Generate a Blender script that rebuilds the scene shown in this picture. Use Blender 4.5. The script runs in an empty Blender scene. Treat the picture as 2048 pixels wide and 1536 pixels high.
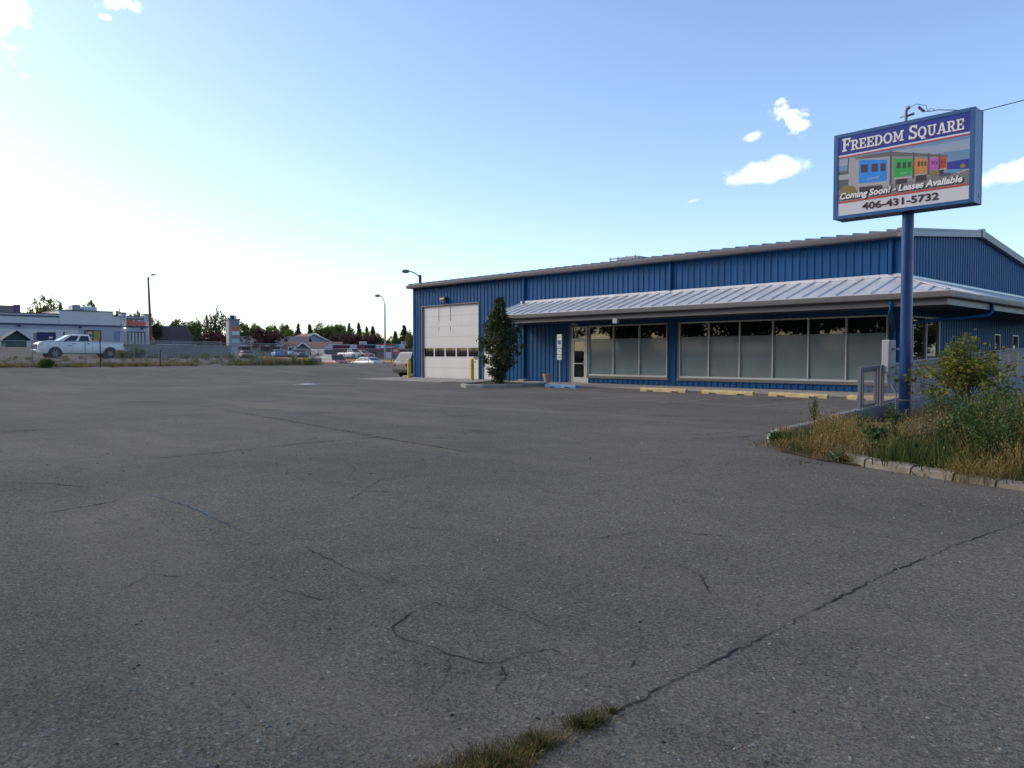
import bpy, bmesh, math, random
import numpy as np
from mathutils import Vector, Matrix
random.seed(7); rng = np.random.default_rng(7)
PI = math.pi; rad = math.radians
S = bpy.context.scene
COL = S.collection

# ---------------------------------------------------------------- camera
FPX = 1550.0; CAM_H = 1.4; PITCH = math.atan(56/FPX)
cd = bpy.data.cameras.new('camera'); cam = bpy.data.objects.new('camera', cd); COL.objects.link(cam)
cam.location = (0, 0, CAM_H); cam.rotation_euler = (PI/2-PITCH, 0, 0)
cd.sensor_width = 36; cd.lens = FPX/2048*36; cd.clip_start = .05; cd.clip_end = 30000
S.camera = cam
S.render.resolution_x = 1024; S.render.resolution_y = 768

# ---------------------------------------------------------------- sky, sun, exposure
SUN_AZ = rad(-76); SUN_EL = rad(31)        # azimuth from +Y towards +X
w = bpy.data.worlds.new('World'); S.world = w; w.use_nodes = True
nt = w.node_tree; N = nt.nodes; LK = nt.links
for n in list(N): N.remove(n)
def nd(t, **k):
    n = N.new(t)
    for a, b in k.items(): setattr(n, a, b)
    return n
out = nd('ShaderNodeOutputWorld'); bg = nd('ShaderNodeBackground'); bg.inputs[1].default_value = .15
sky = nd('ShaderNodeTexSky', sky_type='NISHITA'); sky.sun_disc = False
sky.sun_elevation = SUN_EL; sky.sun_rotation = SUN_AZ; sky.altitude = 1200; sky.air_density = 1.0; sky.dust_density = 2.8; sky.ozone_density = 1.9
tc = nd('ShaderNodeTexCoord')
nz = nd('ShaderNodeTexNoise'); nz.inputs['Scale'].default_value = 52; nz.inputs['Detail'].default_value = 8; nz.inputs['Roughness'].default_value = .66
LK.new(tc.outputs['Generated'], nz.inputs['Vector'])
nzb = nd('ShaderNodeTexNoise'); nzb.inputs['Scale'].default_value = 11; nzb.inputs['Detail'].default_value = 3
LK.new(tc.outputs['Generated'], nzb.inputs['Vector'])
def pray(px, py):
    return Vector(((px-1024)/FPX, 0, 0)) + Vector((0, math.sin(PITCH), math.cos(PITCH)))*((768-py)/FPX) + Vector((0, math.cos(PITCH), -math.sin(PITCH)))
def mth(op, a, b=None, c=None, clamp=False):
    m = nd('ShaderNodeMath', operation=op); m.use_clamp = clamp
    for i, v in enumerate((a, b, c)):
        if v is None: continue
        if isinstance(v, (int, float)): m.inputs[i].default_value = v
        else: LK.new(v, m.inputs[i])
    return m.outputs[0]
def vdot(vec):
    m = nd('ShaderNodeVectorMath', operation='DOT_PRODUCT'); LK.new(tc.outputs['Generated'], m.inputs[0]); m.inputs[1].default_value = vec
    return m.outputs['Value']
# clouds: direction from the sky, angular half sizes, tilt, strength, ragged edge
CL = [((1532, 344), .052, .0145, .10, 1.0, .55), ((1500, 353), .033, .010, .10, .9, .5), ((1560, 335), .026, .014, -.05, .95, .5),
      ((1578, 232), .024, .013, -.45, .42, 2.4), ((1604, 249), .015, .008, 0, .62, 1.2), ((1508, 272), .013, .006, .35, .55, 1.1),
      ((2035, 340), .05, .013, .22, .95, .7), ((-20, 12), .034, .03, .5, .95, .8), ((232, 6), .03, .009, .1, .7, 1.3), ((208, 34), .008, .004, 0, .6, 1.0),
      ((1385, 402), .010, .003, .2, .12, 1.2), ((-420, 60), .16, .05, .1, .9, 1.0), ((2500, 120), .10, .03, 0, .9, 1.0), ((700, -700), .16, .05, .2, .6, 1.1)]
acc = None
for (c, ra, rb, tilt, st, rag) in CL:
    ra *= .88; rb *= .88; d = pray(*c).normalized(); r = d.cross(Vector((0, 0, 1))).normalized(); u = r.cross(d).normalized()
    r2 = r*math.cos(tilt)+u*math.sin(tilt); u2 = -r*math.sin(tilt)+u*math.cos(tilt)
    a = mth('MULTIPLY', vdot(r2), 1/ra); b = mth('MULTIPLY', vdot(u2), 1/rb)
    q = mth('SQRT', mth('ADD', mth('MULTIPLY', a, a), mth('MULTIPLY', b, b)))
    n1 = mth('MULTIPLY', mth('SUBTRACT', nz.outputs['Fac'], .5), 2.2*rag)
    n2 = mth('MULTIPLY', mth('SUBTRACT', nzb.outputs['Fac'], .5), 1.2*rag)
    v = mth('SUBTRACT', mth('SUBTRACT', 1.15, q), mth('ADD', n1, n2))
    mr = nd('ShaderNodeMapRange', interpolation_type='SMOOTHSTEP'); LK.new(v, mr.inputs[0])
    mr.inputs[1].default_value = -.05; mr.inputs[2].default_value = 1.25; mr.inputs[3].default_value = 0; mr.inputs[4].default_value = st
    front = mth('GREATER_THAN', vdot(d), .5)
    m = mth('MULTIPLY', mr.outputs[0], front)
    acc = m if acc is None else mth('MAXIMUM', acc, m)
mix = nd('ShaderNodeMix', data_type='RGBA'); LK.new(acc, mix.inputs[0]); LK.new(sky.outputs[0], mix.inputs[6]); mix.inputs[7].default_value = (12.2, 12.0, 12.2, 1)
LK.new(mix.outputs[2], bg.inputs[0]); LK.new(bg.outputs[0], out.inputs[0])
sd = bpy.data.lights.new('sun', 'SUN'); sd.energy = 1.2; sd.angle = rad(20); sd.color = (1, .84, .64)
sun = bpy.data.objects.new('sun', sd); COL.objects.link(sun)
sdir = Vector((math.sin(SUN_AZ)*math.cos(SUN_EL), math.cos(SUN_AZ)*math.cos(SUN_EL), math.sin(SUN_EL)))
sun.rotation_euler = sdir.to_track_quat('Z', 'Y').to_euler(); sun.location = sdir*60
vs = S.view_settings; vs.view_transform = 'Standard'; vs.look = 'None'; vs.exposure = 0.82; vs.gamma = 1; vs.use_curve_mapping = False
S.render.engine = 'CYCLES'

# ---------------------------------------------------------------- frames of reference
# "local" = the blue building's own axes: origin at its near corner, x along the front (towards the street edge on the right), y into the building
TH = rad(-46.7); P0 = Vector((13.97, 28.06, 0)); UX = Vector((math.cos(TH), math.sin(TH), 0)); UY = Vector((-math.sin(TH), math.cos(TH), 0))
CAMP = Vector((0, 0, CAM_H))
def W(x, y, z=0.0): return P0 + UX*x + UY*y + Vector((0, 0, z))
def LOC(p): q = p-P0; return (q.dot(UX), q.dot(UY), p.z)
def FW(px, py, ly=0.0):            # pixel -> point on the vertical plane y = ly (local x, z)
    d = pray(px, py); t = (UY.dot(P0-CAMP)+ly)/UY.dot(d); q = LOC(CAMP+d*t); return q[0], q[2]
def SW(px, py, lx=0.0):            # pixel -> point on the vertical plane x = lx (local y, z)
    d = pray(px, py); t = (UX.dot(P0-CAMP)+lx)/UX.dot(d); q = LOC(CAMP+d*t); return q[1], q[2]
def PL(px, Y):                     # pixel column and distance -> local x, y
    q = LOC(Vector(((px-1024)/FPX*Y*1.0, Y, 0))); return q[0], q[1]
def sm(a, b, x):
    t = np.clip((x-a)/(b-a), 0, 1); return t*t*(3-2*t)
def H(lx, ly):                     # ground height in local coordinates
    lx = np.asarray(lx, float); ly = np.asarray(ly, float)
    r = .68*sm(-30, -48, lx)
    wl = sm(6.5, 1.5, ly); wr = sm(-10, -6.5, ly)
    yard = .52*sm(-48.5, -55, lx) + 1.1*(sm(-68.0, -69.4, lx)*wr + sm(-63, -80, lx)*(1-wr))
    zs = np.minimum(-.15+.013*np.maximum(0, -65-lx), .55)
    right = (zs-r)*sm(-53.5, -60, lx) + .65*sm(20, 28, ly)*sm(-53, -60, lx)
    return r + wl*yard + (1-wl)*right
def Hf(x, y): return float(H(x, y))
def GP(px, py, dz=0.0):            # pixel -> point on the ground (local)
    d = pray(px, py); t = 1.0
    for i in range(4000):
        p = CAMP+d*t; q = LOC(p)
        e = p.z-(Hf(q[0], q[1])+dz)
        if e < .0005: break
        t += max(.002, e/max(1e-3, -d.z+.06)*.5)
        if t > 400: break
    return LOC(CAMP+d*t)

# ---------------------------------------------------------------- materials
MATS = {}
def mat(name, col, rough=.6, metal=0.0, var=.0, vscale=3.0, bump=.0, bscale=60.0, spec=.5, coat=0.0, island=None, trans=0.0, stretch=None, emit=None):
    if name in MATS: return MATS[name]
    m = bpy.data.materials.new(name); m.use_nodes = True; t = m.node_tree; b = t.nodes['Principled BSDF']
    b.inputs['Base Color'].default_value = (*col, 1); b.inputs['Roughness'].default_value = rough; b.inputs['Metallic'].default_value = metal
    b.inputs['Specular IOR Level'].default_value = spec; b.inputs['Coat Weight'].default_value = coat; b.inputs['Coat Roughness'].default_value = .06
    colsock = None
    if var > 0 or bump > 0:
        co = t.nodes.new('ShaderNodeTexCoord'); mp = t.nodes.new('ShaderNodeMapping'); t.links.new(co.outputs['Object'], mp.inputs[0])
        if stretch: mp.inputs['Scale'].default_value = stretch
    if var > 0:
        n = t.nodes.new('ShaderNodeTexNoise'); n.inputs['Scale'].default_value = vscale; n.inputs['Detail'].default_value = 6; n.inputs['Roughness'].default_value = .65
        t.links.new(mp.outputs[0], n.inputs['Vector'])
        r = t.nodes.new('ShaderNodeValToRGB'); r.color_ramp.elements[0].position = .28; r.color_ramp.elements[1].position = .72
        r.color_ramp.elements[0].color = (*[c*(1-var) for c in col], 1); r.color_ramp.elements[1].color = (*[min(1, c*(1+var)) for c in col], 1)
        t.links.new(n.outputs['Fac'], r.inputs[0]); colsock = r.outputs[0]
        rr = t.nodes.new('ShaderNodeMapRange'); t.links.new(n.outputs['Fac'], rr.inputs[0]); rr.inputs[3].default_value = max(.02, rough-.12); rr.inputs[4].default_value = min(1, rough+.12)
        t.links.new(rr.outputs[0], b.inputs['Roughness'])
    if island:
        g = t.nodes.new('ShaderNodeNewGeometry'); r = t.nodes.new('ShaderNodeValToRGB'); e = r.color_ramp.elements
        for i, c in enumerate(island):
            if i < 2: el = e[i]
            else: el = e.new(1.0)
            el.color = (*c, 1)
        for i, el in enumerate(e): el.position = i/(len(island)-1)
        t.links.new(g.outputs['Random Per Island'], r.inputs[0]); colsock = r.outputs[0]
    if colsock: t.links.new(colsock, b.inputs['Base Color'])
    if bump > 0:
        n = t.nodes.new('ShaderNodeTexNoise'); n.inputs['Scale'].default_value = bscale; n.inputs['Detail'].default_value = 4
        t.links.new(mp.outputs[0], n.inputs['Vector'])
        bp = t.nodes.new('ShaderNodeBump'); bp.inputs['Strength'].default_value = bump; bp.inputs['Distance'].default_value = .02
        t.links.new(n.outputs['Fac'], bp.inputs['Height']); t.links.new(bp.outputs[0], b.inputs['Normal'])
    if trans > 0:
        o = t.nodes['Material Output']; tr = t.nodes.new('ShaderNodeBsdfTranslucent'); mx = t.nodes.new('ShaderNodeMixShader'); mx.inputs[0].default_value = trans
        if colsock: t.links.new(colsock, tr.inputs[0])
        else: tr.inputs[0].default_value = (*col, 1)
        t.links.new(b.outputs[0], mx.inputs[1]); t.links.new(tr.outputs[0], mx.inputs[2]); t.links.new(mx.outputs[0], o.inputs[0])
    if emit:
        b.inputs['Emission Color'].default_value = (*col, 1); b.inputs['Emission Strength'].default_value = emit
    MATS[name] = m; return m

def asphalt_mat(name, base, dust=.5):
    m = bpy.data.materials.new(name); m.use_nodes = True; t = m.node_tree; b = t.nodes['Principled BSDF']; L = t.links
    def nn(ty, **k):
        n = t.nodes.new(ty)
        for a, v in k.items(): setattr(n, a, v)
        return n
    def ramp(src, p0, c0, p1, c1):
        r = nn('ShaderNodeValToRGB'); r.color_ramp.elements[0].position = p0; r.color_ramp.elements[1].position = p1
        r.color_ramp.elements[0].color = (*c0, 1); r.color_ramp.elements[1].color = (*c1, 1); L.new(src, r.inputs[0]); return r.outputs[0]
    def mul(a, bb, f=1.0, bt='MULTIPLY'):
        x = nn('ShaderNodeMix', data_type='RGBA', blend_type=bt); x.inputs[0].default_value = f
        L.new(a, x.inputs[6]); L.new(bb, x.inputs[7]); return x.outputs[2]
    co = nn('ShaderNodeTexCoord'); P = co.outputs['Object']
    def noise(sc, det=5, ro=.6):
        n = nn('ShaderNodeTexNoise'); n.inputs['Scale'].default_value = sc; n.inputs['Detail'].default_value = det; n.inputs['Roughness'].default_value = ro; L.new(P, n.inputs['Vector']); return n
    v1 = nn('ShaderNodeTexVoronoi', feature='F1'); v1.inputs['Scale'].default_value = 95; L.new(P, v1.inputs['Vector'])
    v2 = nn('ShaderNodeTexVoronoi', feature='F1'); v2.inputs['Scale'].default_value = 36; L.new(P, v2.inputs['Vector'])
    # each stone its own grey
    sep = nn('ShaderNodeSeparateColor'); L.new(v1.outputs['Color'], sep.inputs[0])
    sep2 = nn('ShaderNodeSeparateColor'); L.new(v2.outputs['Color'], sep2.inputs[0])
    st = ramp(sep.outputs[0], .0, [c*.5 for c in base], 1.0, [c*1.5 for c in base])
    e = t.nodes[-1]
    tint = ramp(sep.outputs[1], 0, (1.0, .95, .92), 1, (.96, 1.0, 1.06)); col = mul(st, tint)
    # scattered pale and dark stones
    hi = ramp(sep2.outputs[0], .86, (0, 0, 0), .96, (1, 1, 1))
    inside = ramp(v2.outputs['Distance'], .18, (1, 1, 1), .42, (0, 0, 0))
    him = mul(hi, inside); x = nn('ShaderNodeMix', data_type='RGBA'); L.new(him, x.inputs[0]); L.new(col, x.inputs[6]); x.inputs[7].default_value = (base[0]*2.2, base[1]*2.15, base[2]*2.05, 1); col = x.outputs[2]
    lo = ramp(sep2.outputs[1], .93, (0, 0, 0), .98, (1, 1, 1)); lom = mul(lo, inside)
    x = nn('ShaderNodeMix', data_type='RGBA'); L.new(lom, x.inputs[0]); L.new(col, x.inputs[6]); x.inputs[7].default_value = (base[0]*.3, base[1]*.3, base[2]*.34, 1); col = x.outputs[2]
    # blotches, wheel-worn and dusty areas
    col = mul(col, ramp(noise(.22, 6, .6).outputs['Fac'], .3, (.76, .76, .77), .7, (1.20, 1.19, 1.17)))
    col = mul(col, ramp(noise(1.9, 5, .7).outputs['Fac'], .25, (.84, .84, .85), .75, (1.14, 1.14, 1.13)))
    mp = nn('ShaderNodeMapping'); L.new(P, mp.inputs[0]); mp.inputs['Scale'].default_value = (.05, .35, 1); mp.inputs['Rotation'].default_value = (0, 0, .3)
    dn = nn('ShaderNodeTexNoise'); dn.inputs['Scale'].default_value = 1.6; dn.inputs['Detail'].default_value = 6; L.new(mp.outputs[0], dn.inputs['Vector'])
    dm = ramp(dn.outputs['Fac'], .52, (0, 0, 0), .8, (dust, dust, dust))
    x = nn('ShaderNodeMix', data_type='RGBA'); L.new(dm, x.inputs[0]); L.new(col, x.inputs[6]); x.inputs[7].default_value = (base[0]*2.0, base[1]*1.9, base[2]*1.7, 1); col = x.outputs[2]
    # dark oil spots
    ov = nn('ShaderNodeTexVoronoi', feature='F1'); ov.inputs['Scale'].default_value = .33; L.new(P, ov.inputs['Vector'])
    wn = noise(6, 4); ad = nn('ShaderNodeMath', operation='MULTIPLY_ADD'); L.new(wn.outputs['Fac'], ad.inputs[0]); ad.inputs[1].default_value = .22; L.new(ov.outputs['Distance'], ad.inputs[2])
    col = mul(col, ramp(ad.outputs[0], .12, (.60, .60, .62), .30, (1, 1, 1)))
    # hairline cracks
    nw = noise(.9, 6, .65); vm = nn('ShaderNodeVectorMath', operation='MULTIPLY_ADD'); L.new(nw.outputs['Color'], vm.inputs[0]); vm.inputs[1].default_value = (1.3, 1.3, 0); L.new(P, vm.inputs[2])
    cv = nn('ShaderNodeTexVoronoi', feature='DISTANCE_TO_EDGE'); cv.inputs['Scale'].default_value = .34; L.new(vm.outputs[0], cv.inputs['Vector'])
    cmask = ramp(noise(.5, 2).outputs['Fac'], .50, (0, 0, 0), .6, (1, 1, 1))
    cl = ramp(cv.outputs['Distance'], .0010, (1, 1, 1), .0036, (0, 0, 0)); cm = mul(cl, cmask)
    x = nn('ShaderNodeMix', data_type='RGBA'); L.new(cm, x.inputs[0]); L.new(col, x.inputs[6]); x.inputs[7].default_value = (base[0]*.34, base[1]*.34, base[2]*.34, 1); col = x.outputs[2]
    L.new(col, b.inputs['Base Color']); b.inputs['Roughness'].default_value = .93; b.inputs['Specular IOR Level'].default_value = .22
    bp = nn('ShaderNodeBump'); bp.inputs['Strength'].default_value = .55; bp.inputs['Distance'].default_value = .006; L.new(v1.outputs['Distance'], bp.inputs['Height'])
    bp2 = nn('ShaderNodeBump'); bp2.inputs['Strength'].default_value = .25; bp2.inputs['Distance'].default_value = .05; L.new(noise(3, 4).outputs['Fac'], bp2.inputs['Height']); L.new(bp.outputs[0], bp2.inputs['Normal'])
    L.new(bp2.outputs[0], b.inputs['Normal'])
    return m

M_ASPH = asphalt_mat('asphalt', (.122, .110, .092)); M_STREET = asphalt_mat('street_asphalt', (.14, .125, .11), .2)
M_CRACK = mat('crack', (.034, .032, .032), .95, spec=.1); M_TAR = mat('tar_seal', (.045, .05, .062), .55, var=.4, vscale=8)
M_DIRT = mat('dirt', (.135, .118, .095), .95, var=.4, vscale=.7, bump=.5, bscale=14, spec=.1)
M_SOIL = mat('soil', (.085, .065, .045), .95, var=.45, vscale=3, bump=.6, bscale=20, spec=.1)
M_CONC = mat('concrete', (.30, .285, .26), .88, var=.2, vscale=1.6, bump=.25, bscale=60, spec=.2)
M_CONCD = mat('concrete_grey', (.22, .22, .225), .88, var=.2, vscale=1.2, bump=.2, bscale=60, spec=.2)
M_BLUE = mat('blue_steel', (.007, .072, .195), .45, var=.16, vscale=1.3, stretch=(1, 1, .25), spec=.22)
M_BLUEP = mat('blue_pole_paint', (.010, .048, .17), .32, var=.10, vscale=2.5, spec=.5)
M_BLUEF = mat('blue_sign_frame', (.020, .10, .26), .4, var=.12, vscale=2.5)
M_TAUPE = mat('taupe_trim', (.145, .134, .132), .45, var=.08, vscale=2)
M_SOFFIT = mat('soffit', (.03, .035, .06), .7)  # dark base colour carries the shade of the occluded underside
M_GALV = mat('galvalume', (.60, .61, .63), .42, metal=.25, var=.12, vscale=1.8, stretch=(1, .3, 1))
M_GALVR = mat('galvalume_main', (.19, .20, .225), .45, metal=.3, var=.1)
M_ALU = mat('aluminium_frame', (.55, .54, .51), .42, metal=.35)
M_DOORW = mat('door_white', (.62, .60, .57), .5, var=.05, vscale=1.2, stretch=(1, 1, .2))
M_GAP = mat('dark_gap', (.03, .03, .03), .9)
M_GLASS = mat('dark_glass', (.006, .008, .010), .015, spec=.55)
M_GLASSG = mat('garage_glass', (.012, .012, .018), .05, spec=.5)
M_FROST = mat('frosted_film', (.165, .21, .205), .5, var=.10, vscale=.9, spec=.3, coat=.3)
M_YEL = mat('bollard_yellow', (.60, .40, .02), .5, var=.1, vscale=5)
M_STOPY = mat('stop_yellow', (.48, .36, .18), .8, var=.28, vscale=6, bump=.25)
M_STOPB = mat('stop_blue', (.12, .26, .42), .8, var=.25, vscale=6, bump=.25)
M_STRIPE = mat('worn_stripe', (.21, .185, .13), .9, var=.35, vscale=9)
M_WHITE = mat('white_paint', (.70, .70, .70), .5); M_BLACK = mat('black', (.012, .012, .013), .6)
M_STEEL = mat('galvanised_steel', (.24, .245, .27), .5, metal=.3, var=.15, vscale=6)
M_RAIL = mat('rail_paint', (.14, .14, .165), .55, var=.15, vscale=5)
M_BOX = mat('grey_enclosure', (.38, .38, .39), .55, var=.06)
M_BARK = mat('bark', (.10, .08, .06), .9, var=.3, vscale=12, bump=.5)
M_TYRE = mat('tyre', (.018, .018, .019), .85); M_RIM = mat('rim', (.68, .69, .72), .35, metal=.35)
M_CARG = mat('car_glass', (.010, .013, .018), .03, spec=.6); M_CHROME = mat('chrome', (.65, .66, .68), .15, metal=1)
M_TAIL = mat('tail_light', (.35, .02, .02), .2, coat=.5); M_HEAD = mat('head_light', (.7, .7, .68), .15, coat=.6)

# ---------------------------------------------------------------- mesh helpers
class MB:
    def __init__(s): s.v = []; s.f = []
    def add(s, vs, fs):
        o = len(s.v); s.v += [tuple(p) for p in vs]; s.f += [tuple(i+o for i in f) for f in fs]; return s
    def box(s, x0, x1, y0, y1, z0, z1):
        return s.add([(x0, y0, z0), (x1, y0, z0), (x1, y1, z0), (x0, y1, z0), (x0, y0, z1), (x1, y0, z1), (x1, y1, z1), (x0, y1, z1)],
                     [(0, 3, 2, 1), (4, 5, 6, 7), (0, 1, 5, 4), (1, 2, 6, 5), (2, 3, 7, 6), (3, 0, 4, 7)])
    def bev(s, x0, x1, y0, y1, z0, z1, b=.01):    # box with chamfered vertical and top edges
        pl = [(x0+b, y0), (x1-b, y0), (x1, y0+b), (x1, y1-b), (x1-b, y1), (x0+b, y1), (x0, y1-b), (x0, y0+b)]
        cx, cy = (x0+x1)/2, (y0+y1)/2
        def ins(p): return (cx+(p[0]-cx)*(1-2*b/(x1-x0)), cy+(p[1]-cy)*(1-2*b/(y1-y0)))
        vs = [(*p, z0) for p in pl]+[(*p, z1-b) for p in pl]+[(*ins(p), z1) for p in pl]
        fs = [tuple(range(7, -1, -1)), tuple(range(16, 24))]
        for k in (0, 8):
            for i in range(8): j = (i+1) % 8; fs.append((k+i, k+j, k+8+j, k+8+i))
        return s.add(vs, fs)
    def prism(s, poly, a0, a1, axis='y'):         # polygon in the two other axes, extruded along axis
        n = len(poly)
        def P(p, a):
            return {'y': (p[0], a, p[1]), 'x': (a, p[0], p[1]), 'z': (p[0], p[1], a)}[axis]
        vs = [P(p, a0) for p in poly]+[P(p, a1) for p in poly]
        return s.add(vs, [tuple(range(n)), tuple(range(2*n-1, n-1, -1))]+[(i, n+i, n+(i+1) % n, (i+1) % n) for i in range(n)])
    def tube(s, pts, r, n=8, cap=True):
        pts = [Vector(p) for p in pts]; rs = r if isinstance(r, (list, tuple)) else [r]*len(pts); rings = []
        for i, p in enumerate(pts):
            d = (pts[min(i+1, len(pts)-1)]-pts[max(i-1, 0)]).normalized()
            a = d.orthogonal().normalized() if i == 0 else (rings[-1][1]-d*rings[-1][1].dot(d)).normalized()
            b = d.cross(a); rings.append(([p+(a*math.cos(2*PI*k/n)+b*math.sin(2*PI*k/n))*rs[i] for k in range(n)], a))
        vs = [q for rg in rings for q in rg[0]]; fs = []
        for i in range(len(pts)-1):
            for k in range(n): j = (k+1) % n; fs.append((i*n+k, i*n+j, (i+1)*n+j, (i+1)*n+k))
        if cap: fs += [tuple(range(n-1, -1, -1)), tuple(range((len(pts)-1)*n, len(pts)*n))]
        return s.add(vs, fs)
    def bar(s, p0, p1, wx, wz):                   # rectangular bar between two points
        p0 = Vector(p0); p1 = Vector(p1); d = (p1-p0).normalized(); up = Vector((0, 0, 1)) if abs(d.z) < .95 else Vector((1, 0, 0))
        a = d.cross(up).normalized()*wx/2; b = a.cross(d).normalized()*wz/2
        vs = [p+sa*a+sb*b for p in (p0, p1) for sa, sb in ((-1, -1), (1, -1), (1, 1), (-1, 1))]
        return s.add(vs, [(0, 1, 2, 3), (7, 6, 5, 4), (0, 4, 5, 1), (1, 5, 6, 2), (2, 6, 7, 3), (3, 7, 4, 0)])
    def lathe(s, prof, c=(0, 0, 0), n=20, axis='z'):
        vs = []; fs = []
        for (r, z) in prof:
            for k in range(n):
                a = 2*PI*k/n; x, y = r*math.cos(a), r*math.sin(a)
                vs.append({'z': (c[0]+x, c[1]+y, c[2]+z), 'y': (c[0]+x, c[1]+z, c[2]+y), 'x': (c[0]+z, c[1]+x, c[2]+y)}[axis])
        for i in range(len(prof)-1):
            for k in range(n): j = (k+1) % n; fs.append((i*n+k, i*n+j, (i+1)*n+j, (i+1)*n+k))
        fs += [tuple(range(n-1, -1, -1)), tuple(range((len(prof)-1)*n, len(prof)*n))]
        return s.add(vs, fs)
    def build(s, name, m, parent=None, smooth=False, loc=None, rotz=0.0, fix=True):
        me = bpy.data.meshes.new(name); me.from_pydata(s.v, [], s.f); me.update()
        if fix:
            bm = bmesh.new(); bm.from_mesh(me); bmesh.ops.recalc_face_normals(bm, faces=bm.faces); bm.to_mesh(me); bm.free()
        return link(name, me, m, parent, smooth, loc, rotz)
def link(name, me, m, parent=None, smooth=False, loc=None, rotz=0.0):
    if m and not me.materials: me.materials.append(m)
    if smooth:
        me.polygons.foreach_set('use_smooth', [True]*len(me.polygons))
        if smooth != 'full':
            try: me.set_sharp_from_angle(angle=rad(40))
            except Exception: pass
    o = bpy.data.objects.new(name, me); COL.objects.link(o); o.parent = parent
    if loc is not None: o.location = loc
    o.rotation_euler = (0, 0, rotz); return o
def tag(o, label=None, cat=None, group=None, kind=None):
    for k, v in (('label', label), ('category', cat), ('group', group), ('kind', kind)):
        if v: o[k] = v
    return o
def thing(name, label, cat, x, y, z=None, rot=0.0, group=None):
    o = bpy.data.objects.new(name, None); COL.objects.link(o); o.empty_display_size = .2
    o.location = W(x, y, Hf(x, y) if z is None else z); o.rotation_euler = (0, 0, TH+rot); return tag(o, label, cat, group)
def structure(o): o['kind'] = 'structure'; return o
BASE = dict(loc=P0, rotz=TH)      # top-level meshes written in local coordinates

# ================================================================= ground
def axis(breaks):
    a = []
    for (s0, s1, st) in breaks: a += list(np.arange(s0, s1, st))
    return np.array(a+[breaks[-1][1]])
gx = axis([(-6000, -1000, 500), (-1000, -200, 50), (-200, -100, 5), (-100, -74, 1), (-74, -46, .5), (-46, -28, 1), (-28, 60, 4), (60, 300, 40), (300, 3000, 300)])
gy = axis([(-3000, -400, 300), (-400, -60, 20), (-60, -16, 4), (-16, 12, .5), (12, 36, 1), (36, 120, 6), (120, 400, 40), (400, 6000, 400)])
def sheet(name, m, dz, keep=None):
    X, Y = np.meshgrid(gx, gy, indexing='ij'); Z = H(X, Y)+dz; nx, ny = X.shape
    idx = np.arange(nx*ny).reshape(nx, ny)
    cx = (gx[:-1]+gx[1:])/2; cy = (gy[:-1]+gy[1:])/2; CX, CY = np.meshgrid(cx, cy, indexing='ij')
    k = np.ones_like(CX, bool) if keep is None else keep(CX, CY)
    F = np.stack([idx[:-1, :-1], idx[1:, :-1], idx[1:, 1:], idx[:-1, 1:]], -1)[k]
    V = np.stack([X, Y, Z], -1).reshape(-1, 3)
    used = np.unique(F); remap = np.full(len(V), -1); remap[used] = np.arange(len(used))
    me = bpy.data.meshes.new(name); me.from_pydata(V[used].tolist(), [], remap[F].tolist()); me.update()
    return structure(link(name, me, m, None, 'full', P0, TH))
sheet('ground', M_DIRT, -.014)
def edge(ly): return -47.6+.5*np.sin(ly*.9)+.35*np.sin(ly*2.3+1)
lot = sheet('parking_lot', M_ASPH, 0, lambda x, y: (x > np.where(y > 1.5, -52.6, edge(y))) & (x < 60) & (y > -60) & (y < 60))
sheet('street', M_STREET, -.004, lambda x, y: (x < -57.5) & (x > -300) & (y > 10) & (y < 28))

# ---- cracks and tar seals
def ribbon(pts, wd, jit, name, m, dens=.04, dz=.004):
    P = [Vector(GP(*p)[:2]) for p in pts]; out = []
    for a, b in zip(P, P[1:]):
        n = max(2, int((b-a).length/dens))
        for i in range(n): out.append(a.lerp(b, i/n))
    out.append(P[-1]); mb = MB(); vs = []; ph = random.random()*6
    for i, p in enumerate(out):
        d = (out[min(i+1, len(out)-1)]-out[max(0, i-1)]).normalized(); nrm = Vector((-d.y, d.x)); p = p+nrm*random.gauss(0, jit)
        e = min(i, len(out)-1-i); ph += random.gauss(0, .5); ww = wd*random.uniform(.3, 1.1)*min(1, .15+e/4)*max(.42, .72+.4*math.sin(i*.21+ph*.6))
        for sgn in (-1, 1):
            q = p+nrm*sgn*ww/2; vs.append((q.x, q.y, Hf(q.x, q.y)+dz))
    mb.add(vs, [(2*i, 2*i+1, 2*i+3, 2*i+2) for i in range(len(out)-1)])
    o = mb.build(name, m, lot, fix=False); return o
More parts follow.
